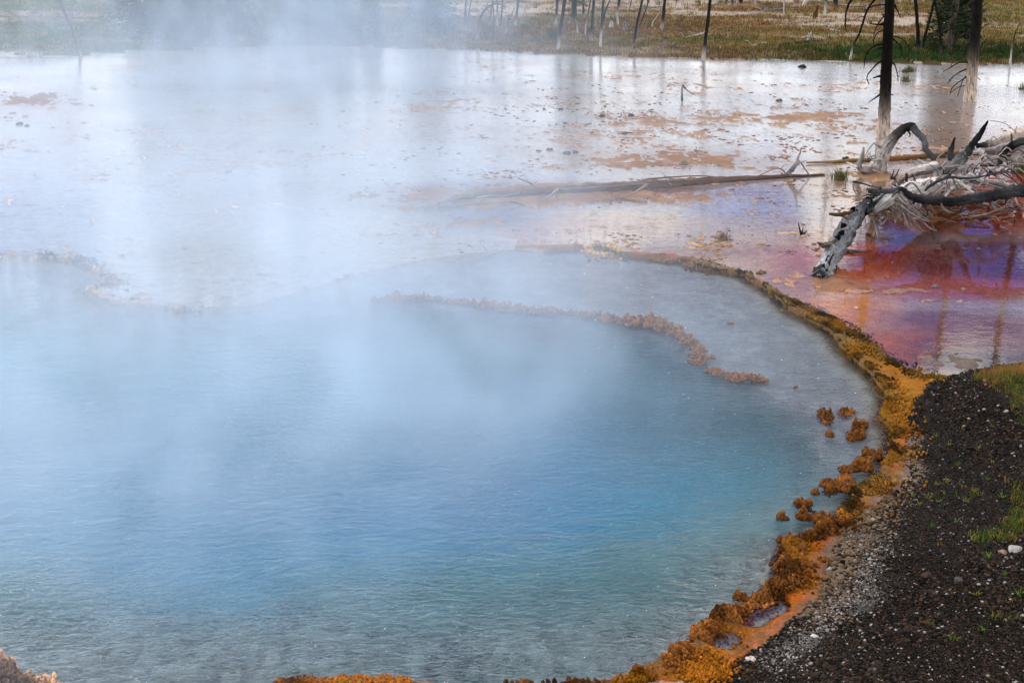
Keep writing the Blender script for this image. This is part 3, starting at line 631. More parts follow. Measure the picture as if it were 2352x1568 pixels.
# ---------------------------------------------------------------- wood
BLK, CHR, GRYW, WHT, BRN, REDB = (.005,.005,.0055), (.014,.012,.011), (.20,.19,.19), (.52,.49,.47), (.16,.085,.04), (.20,.07,.03)
def tube(pts, rad, cols, sides=8, rough=.12, seed=0, cap=True, step=None):
    """tapered, slightly knotted limb through points; returns a mesh"""
    P = [Vector(p) for p in pts]; n0 = len(P)
    rad = list(rad) if hasattr(rad, '__len__') else [rad]*n0
    if len(rad) == 2 and n0 > 2: rad = [rad[0]+(rad[1]-rad[0])*i/(n0-1) for i in range(n0)]
    cols = [np.array(c) for c in (cols if isinstance(cols[0], (tuple, list, np.ndarray)) else [cols]*n0)]
    if len(cols) != n0: cols = [cols[min(int(i*len(cols)/n0), len(cols)-1)] for i in range(n0)]
    Lt = sum((P[i+1]-P[i]).length for i in range(n0-1)); rm = max(rad)
    m = int(max(6, min(60, Lt/max(rm*1.2, .02)))) if step is None else step
    cum = [0]
    for i in range(n0-1): cum.append(cum[-1]+(P[i+1]-P[i]).length)
    r_ = np.random.default_rng(seed+int(abs(P[0].x)*1000)); ring = []
    def ev(i):
        s = Lt*i/m; k_ = max(j for j in range(n0-1) if cum[j] <= s+1e-9); t = (s-cum[k_])/max(cum[k_+1]-cum[k_], 1e-9)
        p0, p1, p2, p3 = P[max(k_-1, 0)], P[k_], P[k_+1], P[min(k_+2, n0-1)]
        q = .5*((2*p1)+(p2-p0)*t+(2*p0-5*p1+4*p2-p3)*t*t+(3*p1-p0-3*p2+p3)*t**3)
        return q, rad[k_]*(1-t)+rad[k_+1]*t, cols[k_]*(1-t)+cols[k_+1]*t
    V, Cc, U = [], [], []; E = [ev(i) for i in range(m+1)]; ph = r_.uniform(0, 6, 3)
    up = Vector((.13, .31, .94))
    for i, (q, ra, c) in enumerate(E):
        d = (E[min(i+1, m)][0]-E[max(i-1, 0)][0]).normalized(); a = d.cross(up)
        if a.length < .2: a = d.cross(Vector((1, 0, 0)))
        a.normalize(); b = d.cross(a)
        wob = (r_.random(2)-.5)*ra*rough*2; kn = 1+rough*(r_.random()-.3)
        for j in range(sides):
            an = 6.28318*j/sides; rr_ = ra*kn*(1+rough*.9*math.sin(an*3+ph[0]+i*.1)+rough*.8*(r_.random()-.5))
            p = q+a*(math.cos(an)*rr_+wob[0])+b*(math.sin(an)*rr_+wob[1]); V.append(p[:]); Cc.append(c*(.8+.4*r_.random())); U.append((j/sides, Lt*i/m))
    Fc = [(i*sides+j, i*sides+(j+1) % sides, (i+1)*sides+(j+1) % sides, (i+1)*sides+j) for i in range(m) for j in range(sides)]
    for i, q in ((0, E[0]), (m, E[-1])):
        c_ = len(V); V.append(q[0][:]); Cc.append(q[2]); U.append((.5, 0))
        for j in range(sides):
            a_, b_ = i*sides+j, i*sides+(j+1) % sides
            Fc.append((a_, c_, b_, b_) if i == 0 else (b_, c_, a_, a_))
    T = []
    for f_ in Fc:
        if f_[2] == f_[3]: T.append(f_[:3])
        else: T += [(f_[0], f_[1], f_[2]), (f_[0], f_[2], f_[3])]
    return mesh_np('wood', V, np.array(T), M_wood, np.array(Cc), uv=U)
def part(name, me, root, label=None):
    o = bpy.data.objects.new(name, me); link(o, root)
    o.matrix_parent_inverse = Matrix.Translation(-root.location)
    if label: o['label'] = label
    return o
def zt(p):  # ground height
    return float(terrain(np.array([p[0]]), np.array([p[1]]))[0])

def snag(pix, wpx, label, H=7.0, sock=.35, nb=5, side=0, dark=CHR, pale=WHT, top_ext=True, cat='tree', group=None, name='dead_tree', mid=None, br_len=.5, taper=.35, sway=0):
    """standing dead trunk; pix runs from the foot upwards in picture points"""
    g0 = G(*pix[0]); g0.z = zt(g0); Y0 = g0.y
    pts = [Vector((g0.x, g0.y, g0.z-.15)), g0] + [R(a, b, Y0) for a, b in pix[1:]]
    r0 = wpx*g0.length/F*.5
    if top_ext:
        d = (pts[-1]-pts[-2]).normalized()
        if d.z < .5: d = Vector((d.x, d.y, .8)).normalized()
        while pts[-1].z < H:
            st_ = max(.5, (H-pts[-1].z)/3)
            d = (d*.8+Vector((random.uniform(-.05, .05), random.uniform(-.03, .03), .2))).normalized(); pts.append(pts[-1]+d*st_)
            if pts[-1].z > H-.3: break
    zt_ = pts[-1].z
    # denser points so that the pale foot ends where it does
    n = len(pts); rad, col = [], []
    dense = []
    for i in range(n-1):
        k_ = max(1, int((pts[i+1]-pts[i]).length/.14)) if pts[i].z < 2.5 else 1
        for j in range(k_): dense.append(pts[i].lerp(pts[i+1], j/k_))
    dense.append(pts[-1])
    tot = max(zt_, .3)
    for q in dense:
        f_ = max(q.z, 0)/tot; rad.append(r0*(1-(1-taper)*f_)*(1+.35*math.exp(-max(q.z, 0)/.08)))
        t = 1/(1+math.exp(-(q.z-sock)/.03)); col.append(np.array(pale)*(1-t)+np.array(dark)*t)
    root = empty(name, g0, label, cat, group)
    part('trunk', tube(dense, rad, col, 10 if wpx > 14 else 7, .10, 3, step=min(70, max(12, len(dense)*2))), root)
    for k_ in range(nb):
        zf = random.uniform(sock+.25, min(H, zt_)*.95) if zt_ > sock+.5 else sock+.1
        i = min(range(len(dense)), key=lambda j: abs(dense[j].z-zf)); b = dense[i]
        sd_ = random.choice((-1, 1)) if side == 0 else side
        a = random.uniform(-.9, .9); l = random.uniform(.4, 1)*br_len; drop = random.uniform(-.5, .5)
        e1 = b+Vector((sd_*math.cos(a), math.sin(a), drop*.5))*l*.5; e2 = e1+Vector((sd_*math.cos(a)*.6, math.sin(a)*.6, drop-.2))*l*.5
        part('branch', tube([b, e1, e2], [max(.006, r0*.16), .005, .003], dark, 4, .2, k_, step=6), root)
    return root

def Z2(x, y): return (976+x*.293, y*.293)
def Z3(x, y): return (1665+x*.292, y*.292)
def Z5(x, y): return (1780+x*.2564, 258.4+y*.2564)
def Z4(x, y): return (976+x*.3906, 275.6+y*.3906)
def Z1(x, y): return (x*.3418, y*.3418)
def Z7(x, y): return (1550.4+x*.3408, 1062.3+y*.3408)

# ---- the two large charred pines standing in the water
def limb(root, Y, pix, r0, r1, col=BLK, conv=Z3, name='branch', sides=5, dy=0.0):
    n = len(pix); P = [R(*conv(*p), Y+dy*i/(n-1)) for i, p in enumerate(pix)]
    part(name, tube(P, [r0, r1], col, sides, .22, len(pix), step=max(8, n*4)), root)
def big_pine(foot, line, wbot, wtop, sockpx, H, label, conv, dark):
    g0 = G(*foot); root = empty('charred_pine', (g0.x, g0.y, 0), label, 'tree', 'charred pines standing in the water')
    px1, py1 = line; top = R(px1, py1, g0.y); d = (top-g0); d.normalize()
    pts, rad, col = [], [], []
    zs = R(foot[0], sockpx, g0.y).z
    for i in range(46):
        s = -.15 + (H+.15)*(i/45)**1.3; p = g0+d*s; pts.append(p); f_ = max(s, 0)/H
        rad.append((wbot*(1-f_)**.8+.012)*g0.length/F*.5*(1.1 if s < .15 else 1))
        t = 1/(1+math.exp(-(p.z-zs)/.10)); col.append(np.array((.50,.40,.32))*(1-t)+np.array(dark)*t)
    part('trunk', tube(pts, rad, col, 18, .05, 5, step=110), root)
    return root, g0, d
root, g0, d = big_pine((2029,316), (2044,0), 28, 20, 262, 6.3, 'tall black charred pine trunk with bleached foot, left of the two in the water', Z3, (.007,.005,.004))
YM = g0.y
for pix, r0, dy in (([(1250,190),(1200,195),(1140,185)],.022,.1), ([(1240,350),(1180,360),(1110,430),(1095,540)],.016,-.2), ([(1230,480),(1180,520),(1120,600),(1135,665)],.014,-.2), ([(1225,595),(1165,615)],.014,0),
        ([(1220,745),(1170,780),(1130,808)],.012,0), ([(1310,300),(1350,330),(1390,380),(1390,435)],.014,.1), ([(1315,285),(1370,295),(1420,330),(1455,390)],.009,.2), ([(1310,485),(1340,520),(1360,600),(1360,635)],.010,.1),
        ([(1255,130),(1220,170),(1180,250),(1168,345)],.010,-.1), ([(1255,40),(1180,45),(1090,88)],.012,.2), ([(1200,-20),(1140,50),(1105,120),(1090,180),(1060,260)],.014,.2),
        ([(1100,-80),(1000,0),(955,90),(948,200),(955,250)],.015,.3), ([(1330,30),(1355,80),(1372,120)],.012,.1), ([(1250,110),(1240,145),(1190,200)],.008,0), ([(1300,742),(1325,750)],.008,0), ([(1245,240),(1200,260),(1175,305)],.007,-.1),
        ([(1250,375),(1210,385),(1165,405)],.010,-.15)):
    limb(root, YM, pix, r0*1.3, .006, (.008,.007,.0065), Z3, dy=dy)
for k_ in range(26):
    s = random.uniform(3.0, 6.2); b = g0+d*s; a = random.uniform(0, 6.28); l = random.uniform(.25, .8)
    part('branch', tube([b, b+Vector((math.cos(a), math.sin(a), .1))*l*.6, b+Vector((math.cos(a), math.sin(a), -.3))*l], [.014, .004], CHR, 4, .2, k_, step=6), root)
root, g0, d = big_pine((2228,233), (2246,0), 26, 17, 156, 7.0, 'charred pine with hanging bare boughs and bleached foot, right of two in the water', Z3, (.009,.0075,.007))
YM = g0.y
for pix, r0 in (([(1925,490),(1850,490),(1780,530),(1715,565)],.016), ([(1915,540),(1860,560),(1800,600),(1750,660)],.010), ([(1910,600),(1850,640),(1790,690),(1770,740)],.009), ([(1940,340),(1880,370),(1800,470),(1780,520)],.011),
        ([(1945,250),(1880,270),(1800,340),(1740,420)],.011), ([(1945,310),(1905,360),(1890,450)],.009), ([(1900,670),(1830,690),(1760,750)],.007), ([(1950,195),(1860,190),(1760,230),(1640,290)],.012),
        ([(1955,100),(1900,90),(1850,105),(1760,60),(1700,70),(1600,200)],.012), ([(1960,20),(1920,30),(1875,80)],.014), ([(1915,700),(1890,780)],.006), ([(1950,150),(1840,170),(1700,220)],.009), ([(1985,430),(2000,480)],.007), ([(1975,600),(2010,630)],.006),
        ([(1920,560),(1870,640),(1830,760)],.006), ([(1930,420),(1850,430),(1810,400)],.007), ([(1965,130),(1990,150),(2030,120)],.007)):
    limb(root, YM, pix, r0*1.4, .0055, (.025,.023,.023), Z3, dy=random.uniform(-.3, .2))
for k_ in range(26):
    s = random.uniform(3.2, 6.9); b = g0+d*s; a = random.uniform(0, 6.28); l = random.uniform(.2, .7)
    part('branch', tube([b, b+Vector((math.cos(a), math.sin(a), .1))*l*.6, b+Vector((math.cos(a), math.sin(a), -.4))*l], [.012, .004], CHR, 4, .2, k_, step=6), root)
# a third stands just outside the frame: its trunk shows in the water
snag([(2372,300),(2385,100)], 18, 'thin charred pine just past the right edge, seen mirrored in the red water', H=6.6, sock=.5, nb=14, br_len=.8)

# ---- standing dead trees on the far meadow
GT = 'dead trees standing on the far meadow'
S2 = [([(315,268),(320,0)],16,'dark straight snag, left one of the close pair at the edge of the steam',.16), ([(325,262),(363,0)],10,'thin right-leaning snag, right one of the close pair at the edge of the steam',.12),
 ([(500,232),(515,110),(532,0)],12,'dark snag rising behind the bent over tree',.2), ([(530,340),(540,170),(533,0)],7,'very thin dark snag in front of the bent over tree, nearest the shore',.03), ([(567,235),(567,0)],9,'slim straight snag with pale lower half, two right of the bent over tree',.35),
 ([(593,245),(610,0)],12,'dark straight snag three right of the bent over tree',.05), ([(705,235),(718,120),(732,0)],18,'dark snag with fanning twigs, last before the open meadow gap',.25),
 ([(1027,252),(1038,0)],18,'dark snag with white foot, left of the crossing pair',.35), ([(1045,405),(1060,260),(1102,0)],20,'tall leaning black trunk, front one of the crossing pair',.28), ([(1050,300),(1075,120),(1088,0)],16,'black trunk, rear one of the crossing pair',.1),
 ([(1192,290),(1195,200),(1165,130),(1175,0)],12,'crooked snag with kinked white foot beside the small green pine',.35), ([(1240,160),(1245,0)],14,'straight dark snag behind, right of the small green pine',.1), ([(1255,305),(1262,200),(1300,0)],9,'slender snag with long white foot leaning right',.5),
 ([(1298,355),(1325,0)],22,'thick black snag in the middle of the meadow',.22), ([(1512,225),(1508,100),(1520,0)],14,'snag with knee-high white foot right of the forked tree',.5), ([(1500,140),(1530,0)],12,'snag close behind the one with knee-high white foot',.2),
 ([(1603,100),(1620,0)],6,'thread thin distant snag right of the forked tree',.05), ([(1632,398),(1665,170),(1705,0)],18,'dark curved snag leaning right, near the shore',.1), ([(1660,300),(1685,200),(1720,115)],7,'short thin snag tucked behind the dark curved one',.1),
 ([(1745,138),(1745,0)],8,'thin upright snag behind the white crooked stick',.3), ([(1853,265),(1865,150),(1882,0)],22,'stout dark snag with knots and pale foot',.3), ([(1950,120),(1975,0)],12,'brownish far snag with pale foot, left of two',.4),
 ([(2018,105),(2022,0)],12,'brownish far snag with pale foot, right of two',.45), ([(2183,470),(2200,300),(2215,190),(2238,0)],24,'tall black snag standing right at the waterline, mid right',.2)]
for pix, w, lab, sk in S2: snag([Z2(*p) for p in pix], w*.293*1.15, lab, H=random.uniform(5, 8), sock=sk*.9, nb=6, group=GT)
S3 = [([(15,55),(15,0)],12,'far snag at the back, leftmost of four in a row behind the driftwood',.1), ([(60,75),(60,0)],18,'far snag at the back, second of four in a row behind the driftwood',.1), ([(125,55),(125,0)],24,'far thick snag at the back, third of four in a row behind the driftwood',.02),
 ([(237,60),(237,0)],14,'far snag with pale foot, fourth of four in a row behind the driftwood',.3), ([(463,150),(463,0)],9,'bare white stick tree standing by itself',2.5), ([(410,45),(415,0)],11,'pale far trunk left of the bare white stick tree',1.5),
 ([(615,75),(640,0)],22,'far trunk with flared white roots',.5), ([(780,155),(798,0)],18,'grey trunk with white forked foot behind the leaning burnt stump',.45), ([(868,78),(872,0)],34,'thick grey far trunk with peeled bark',.05), ([(1083,40),(1085,0)],18,'distant dark twin trunk left of the charred pine',.02),
 ([(1370,50),(1375,0)],20,'far trunk with white foot just right of the charred pine',.4), ([(1515,440),(1520,250),(1500,0)],26,'black straight trunk on the right meadow, left of the V pair',.03), ([(1540,420),(1590,230),(1650,0)],20,'black slanting trunk on the right meadow, right of the V pair',.03),
 ([(1700,450),(1690,200),(1655,30)],16,'dark curved trunk left of the dark green pine',.03), ([(1240,90),(1243,0)],20,'far stump-footed trunk half hidden by the charred pine',.3)]
for pix, w, lab, sk in S3: snag([Z3(*p) for p in pix], w*.292*1.1, lab, H=random.uniform(5, 8), sock=sk*.9, nb=6, group=GT)
snag([Z2(*p) for p in ((1375,400),(1383,220),(1400,0))], 5.5, 'forked black tree with white flared foot near the shore', H=6, sock=.42, nb=6, group=GT)
fk = bpy.data.objects['dead_tree' if False else COL.objects[-1].parent.name]
gy0 = G(*Z2(1375,400)).y
part('fork', tube([R(*Z2(1384,200), gy0), R(*Z2(1415,90), gy0), R(*Z2(1450,0), gy0), R(*Z2(1475,-90), gy0)], [.022, .008], CHR, 6, .15), fk)
snag([Z2(*p) for p in ((633,298),(650,180),(705,60))], 3.2, 'short curved snag with pale foot, ending before the top of the picture', H=1, sock=.25, nb=3, top_ext=False, group=GT)
snag([Z2(*p) for p in ((1125,235),(1135,170),(1152,125))], 2.6, 'short bleached snag near the crossing pair', H=1, sock=.3, nb=2, top_ext=False, group=GT)
snag([Z2(*p) for p in ((1780,250),(1785,180),(1840,100))], 3.4, 'crooked bone white stick tree in the green meadow', H=1, sock=3, nb=1, top_ext=False, group=GT)
snag([Z3(*p) for p in ((985,480),(1005,370),(1060,260),(1100,130),(1130,60),(1190,-20))], 4.8, 'winding black snag with white foot at the water edge left of the charred pine', H=5, sock=.22, nb=7, group=GT, br_len=.6)
snag([Z3(*p) for p in ((1700,460),(1660,360),(1625,265))], 4, 'short black snag leaning left below the dark green pine', H=1, sock=.01, nb=3, top_ext=False, group=GT)
snag([Z3(*p) for p in ((2245,510),(2258,370),(2285,260),(2315,190))], 4.2, 'short snag with white lower half at the water edge, far right', H=1, sock=.34, nb=1, top_ext=False, group=GT)
snag([Z1(*p) for p in ((545,380),(480,190),(395,0))], 7.2, 'leaning grey snag on the far left shore', H=6, sock=.12, nb=3, dark=(.07,.065,.06), group=GT)
snag([Z1(*p) for p in ((1780,280),(1700,110),(1640,0))], 4.5, 'left-leaning snag lost in the steam', H=5, sock=.1, nb=4, group=GT)
snag([Z1(*p) for p in ((2300,200),(2265,0))], 5, 'snag at the right edge of the thick steam', H=6, sock=.1, nb=5, group=GT)
# the tree bent right over
b0 = G(*Z2(408,338)); root = empty('bent_tree', b0, 'thin dead tree bent right over into an arch, tip hanging to the right', 'tree', GT)
bp = [R(*Z2(*p), b0.y) for p in ((408,338),(412,260),(425,180),(450,110),(490,60),(530,38),(565,30),(600,40),(640,62))]
part('trunk', tube(bp, [.035,.034,.032,.03,.026,.022,.018,.012,.006], [WHT, GRYW]+[CHR]*7, 8, .1), root)
for k_ in range(3, 8):
    b = bp[k_]; part('branch', tube([b, b+Vector((.12*(k_-4), .1, .10)), b+Vector((.2*(k_-4), .2, .05))], [.008, .003], CHR, 4, .2, k_, step=5), root)
# small far ones at the very top
for i, (a, b) in enumerate(((1372,14),(1405,10),(1440,16),(1510,9),(1555,12),(1601,8),(1690,20),(1725,11),(1760,9),(1875,8),(1990,12),(2095,12),(2120,9),(2290,10))):
    snag([(a, b), (a+random.uniform(-3, 3), b-20)], random.uniform(2.5, 4.5), 'thin dead tree, %s from the left in the back row along the top' % ORD[i+1], H=random.uniform(4, 6), sock=random.uniform(.1, .5), nb=3, group='back row of thin dead trees')

# ---- stumps and fallen wood on the meadow
def stump(px_, py_, w, h_, label, lean=0, col=WHT, jag=5):
    g_ = G(px_, py_); g_.z = zt(g_); S = g_.length/F; root = empty('stump', g_, label, 'stump')
    part('trunk', tube([g_+Vector((0, 0, -.1)), g_, g_+Vector((lean*h_*S*.5, 0, h_*S*.5)), g_+Vector((lean*h_*S, 0, h_*S))], [w*S*.7, w*S*.6, w*S*.4, w*S*.18], [col, col, np.array(col)*.8, np.array(col)*.7], 9, .3), root)
    for k_ in range(jag):
        a = random.uniform(-1, 1); b = g_+Vector((a*w*S*.35, random.uniform(-.3, .3)*w*S, h_*S*.3))
        part('splinter', tube([b, b+Vector((a*w*S*.15+lean*h_*S*.3, 0, h_*S*random.uniform(.3, .65)))], [w*S*.12, .004], col, 4, .3, k_, step=4), root)
stump(*Z2(1460,250), 9, 15, 'jagged white stump left of the grey cone stump')
stump(*Z2(1565,265), 11, 19, 'grey cone shaped stump with a log behind', col=GRYW)
stump(*Z2(1878,400), 6, 17, 'small dark topped stump near the shore', col=(.3,.27,.25), jag=3)
stump(*Z3(712,175), 9, 30, 'leaning burnt brown stump with white splintered foot', lean=.12, col=(.10,.05,.02))
stump(*Z3(650,345), 6, 19, 'slender white splintered stump above the dark driftwood', lean=.35, jag=3)
stump(*Z2(625,378), 6, 10, 'small weathered stump near the steam edge', col=GRYW, lean=-.3, jag=3)
stump(*Z3(1120,95), 8, 9, 'low pale stump behind the charred pine', col=(.35,.32,.3), jag=3)
def flog(pix, wpx, label, col=GRYW, conv=Z2, z=.5, nb=3, name='fallen_log', cat='log', group=None, sub=0.0):
    """log lying on the ground through picture points; z in radii above the ground"""
    P = [G(*conv(*p)) for p in pix]; r0 = wpx*P[0].length/F*.5
    for p in P: p.z = zt(p)+r0*z-sub
    P2 = []
    for i in range(len(P)-1): P2 += [P[i], P[i].lerp(P[i+1], .5)]
    P2.append(P[-1])
    for p in P2: p.z = max(zt(p), -.02)+r0*z-sub
    root = empty(name, P[0], label, cat, group)
    part('trunk', tube(P2, [r0*(1-.45*i/(len(P2)-1)) for i in range(len(P2))], col, 8, .18, 1), root)
    for k_ in range(nb):
        b = P2[random.randrange(len(P2))]; a = random.uniform(-1.4, 1.4)
        part('branch', tube([b, b+Vector((math.sin(a)*.10, random.uniform(-.1, .1), .10)), b+Vector((math.sin(a)*.22, random.uniform(-.2, .2), random.uniform(.08, .2)))], [r0*.35, .004], col, 4, .2, k_, step=5), root)
    return root
GL = 'fallen logs on the far meadow'
for pix, w, lab, col, cv in (([(810,368),(930,362),(1030,350)],3.6,'grey fallen log ending at the crossing pair of snags',GRYW,Z2), ([(1100,345),(1250,338)],2.2,'thin grey pole lying right of the crossing pair',GRYW,Z2),
   ([(2180,297),(2100,310),(2030,325)],4.6,'short white fallen log near the tall waterline snag',WHT,Z2), ([(1930,402),(2050,396),(2180,385)],4,'long pale fallen log ending at the waterline snag',(.3,.27,.25),Z2),
   ([(440,100),(540,112),(650,125)],3.6,'grey log lying behind the bent over tree',(.13,.12,.12),Z2), ([(430,280),(550,280),(700,275)],2.4,'thin grey log left of the meadow gap',GRYW,Z2), ([(425,335),(620,325),(820,318)],2.4,'long thin grey log close to the shore by the steam',(.13,.12,.11),Z2),
   ([(1935,275),(2020,272),(2100,265)],3.4,'dark weathered log behind the long pale one',(.08,.07,.06),Z2), ([(1660,98),(1780,85),(1900,68)],4,'grey log with upturned root near the far snags',GRYW,Z2), ([(1580,262),(1640,266)],4.5,'stubby grey log attached behind the cone stump',GRYW,Z2),
   ([(2110,190),(2230,180)],2.6,'twisting grey bough lying by the waterline snag',GRYW,Z2), ([(2275,365),(2352,362)],2.6,'thin log right of the waterline snag',(.25,.22,.2),Z2), ([(2270,68),(2352,62)],4,'pale log far back at mid right',(.3,.28,.26),Z2),
   ([(470,378),(560,372),(640,362),(760,352)],6.5,'dark knotty driftwood log lying on the right meadow',(.06,.055,.055),Z3), ([(215,392),(270,378),(325,365)],4,'short white driftwood piece left of the dark knotty log',WHT,Z3), ([(0,272),(140,270),(275,280)],3,'long dark pole at the left of the right meadow',(.07,.06,.06),Z3),
   ([(300,122),(420,112),(550,108)],7,'grey hollow log with a raised stub far back',(.15,.14,.14),Z3), ([(195,133),(300,128)],3.6,'white stick lying at the foot of the grey hollow log',WHT,Z3), ([(650,62),(900,75),(1230,82)],3,'very long thin log crossing the back meadow',(.13,.12,.12),Z3),
   ([(2130,28),(2290,38)],6,'grey log at the back right corner',GRYW,Z3), ([(2070,232),(2150,240),(2260,240)],3.6,'pale log behind the charred pine with boughs',(.35,.32,.3),Z3), ([(940,328),(1150,318)],2,'thin pale pole left of the charred pine',(.3,.27,.24),Z3),
   ([(480,410),(700,385),(950,370)],2.2,'thin grey pole in front of the dark knotty log',(.15,.13,.12),Z3), ([(0,360),(130,350)],2,'thin pale pole at the left of the yellow grass',(.3,.25,.2),Z3), ([(830,270),(905,280)],4,'white curved bark piece behind the yellow grass',WHT,Z3),
   ([(770,265),(810,262)],4,'small white bark chunk left of the curved piece',WHT,Z3), ([(1535,325),(1700,300)],2.4,'pale pole behind the V pair of trunks',(.25,.22,.2),Z3), ([(2060,20),(2080,5)],4,'small white stub at the back right',WHT,Z3),
   ([(430,180),(560,175),(580,165)],3,'grey fallen trunk on the misty left meadow',(.3,.3,.28),Z1), ([(760,185),(940,155)],3,'pale fallen trunk on the misty left meadow',WHT,Z1), ([(150,120),(185,130)],3,'small white branch lying on the left meadow',WHT,Z1)):
    flog(pix, w, lab, col, cv, group=GL)

# ---- long half sunken log with its broken boughs, middle of the flat
P4 = [(80,515),(180,480),(300,462),(420,455),(560,446),(760,430),(1000,420),(1300,402),(1650,372),(1950,350),(2350,326)]
gp = [G(*Z4(*p)) for p in P4]; ztb = [.05,.06,.05,.045,.045,.05,.045,.035,.03,.02,.01]
for p, z_ in zip(gp, ztb): p.z = z_
root = empty('driftwood_log', gp[4], 'long grey brown log half sunk across the shallow flat, branches broken along it', 'log')
part('trunk', tube(gp, [.02,.036,.052,.066,.080,.084,.076,.062,.046,.030,.012], [(.30,.26,.22),(.26,.20,.15),(.22,.15,.10),(.20,.13,.08),(.20,.125,.075),(.24,.15,.095),(.18,.11,.065),(.15,.085,.05),(.13,.07,.04),(.11,.06,.03),(.10,.055,.028)], 14, .16, step=90), root)
def lb4(pix, r0, col, z0=.08, z1=.02, r1=.005, nm='branch'):
    n = len(pix); P = [G(*Z4(*p)) for p in pix]
    zz_ = z0 if isinstance(z0, (list, tuple)) else [z0+(z1-z0)*i/(n-1) for i in range(n)]
    P = [R(*Z4(*pix[i]), P[i].y - zz_[i]/math.tan(RAD(12.7))) for i in range(n)]
    part(nm, tube(P, [r0, r1], col, 6, .2, n, step=14), root)
lb4([(780,408),(740,440),(690,470),(615,497)], .020, (.34,.28,.24), .12, .0)
lb4([(1305,380),(1260,410),(1200,440),(1095,468)], .020, (.34,.26,.21), .12, .0)
lb4([(800,408),(1000,395),(1240,378),(1330,376)], .012, (.30,.26,.22), .10, .10)
lb4([(665,412),(640,385),(590,360),(545,342)], .014, (.16,.12,.10), .05, .24)
lb4([(650,385),(675,375),(680,405)], .009, (.3,.26,.24), .12, .06)
lb4([(630,405),(655,392),(660,415)], .008, (.4,.36,.33), .12, .02)
lb4([(300,462),(380,445),(450,448),(560,425)], .016, (.36,.33,.31), .08, .10)
lb4([(300,515),(330,480),(345,470)], .010, (.14,.09,.06), .0, .08)
lb4([(500,480),(550,490),(585,505)], .010, (.14,.09,.06), .05, .0)
lb4([(770,440),(785,480)], .008, (.15,.1,.07), .06, .0)
lb4([(1240,372),(1320,348),(1520,332),(1650,330),(1800,345)], .014, (.18,.10,.06), .06, .03)
lb4([(1410,330),(1440,345),(1560,352),(1640,345)], .010, (.16,.09,.055), .05, .03)
lb4([(1420,350),(1410,360),(1450,380)], .014, (.40,.34,.30), .08, .05)
lb4([(80,515),(200,500),(350,490),(500,478)], .012, (.26,.2,.16), .01, .03)
lb4([(1090,440),(1085,468),(1100,472)], .007, (.3,.25,.2), .06, .0)
lb4([(0,520),(60,505),(130,500)], .010, (.28,.25,.23), .02, .02)
lb4([(990,375),(985,392)], .006, (.4,.35,.3), .10, .06)
for pix, w, lab, col in (([(1840,148),(2000,140),(2160,150)],3,'dark red brown stick lying beyond the tan mat',REDB), ([(1900,175),(2000,150),(2060,165)],2,'curled thin twig on the end of the tan mat',BRN),
                         ([(1130,84),(1240,74)],3,'short brown stick lying on the white flat',BRN), ([(0,728),(100,726)],2.5,'dim stick in the milky shallows, left',BRN), ([(375,795),(440,775),(520,765)],5,'brown stick half sunk at the outflow lip',(.2,.13,.08)),
                         ([(540,758),(600,772),(640,780)],6,'ochre crusted stick at the outflow, right of the sunk one',(.3,.18,.06)), ([(2095,798),(2130,785),(2160,770)],2,'small twig adrift on the peach water',BRN), ([(1950,750),(2010,756)],2.4,'olive twig on the peach water, left',(.14,.10,.04)),
                         ([(1745,605),(1810,609)],2,'small red brown twig below the blue mirror patch',REDB), ([(340,740),(370,770)],3,'short dim stick left of the outflow',BRN)):
    flog(pix, w, lab, col, Z4, .4, 0, 'stick', 'stick')

# ---- spiked root standing left of the tangle
b0 = G(*Z5(110,580)); root = empty('spiked_root', b0, 'grey forked root with upright spike standing in the shallows left of the tangle', 'driftwood')
Yk = b0.y
for pix, r0, r1, col, nm in (([(60,575),(110,560),(150,510),(195,455),(225,440)],.055,.032,[(.10,.06,.04),(.2,.15,.12),GRYW,(.4,.37,.35),(.42,.4,.38)],'trunk'), ([(190,470),(210,400),(245,305)],.035,.005,(.36,.34,.33),'spike'),
        ([(200,465),(240,445),(285,432)],.022,.006,(.45,.42,.4),'branch'), ([(235,450),(265,500),(315,568)],.016,.010,(.28,.26,.25),'branch'), ([(90,535),(60,508),(0,500),(-80,535),(-200,590),(-310,600)],.014,.006,(.30,.2,.15),'branch'),
        ([(75,475),(65,495),(40,510)],.006,.004,(.2,.12,.1),'branch')):
    limb(root, Yk, pix, r0*.75, r1*.75, col, Z5, nm, 8)

# ---- the tangle of bleached and charred wood
def wood_thing(name, foot, label, cat='driftwood'):
    g_ = G(*Z5(*foot)); return empty(name, (g_.x, g_.y, 0), label, cat)
def wl(root, pix, r, col, nm='branch', sides=8, rough=.14, step=None):
    """pix: (zx, zy, Y) triples"""
    P = [R(*Z5(a, b), y) for a, b, y in pix]
    r = [r[0]+(r[-1]-r[0])*i/(len(P)-1) for i in range(len(P))] if len(r) != len(P) else r
    part(nm, tube(P, r, col, sides, rough, len(P)+int(pix[0][0]), step=step), root)
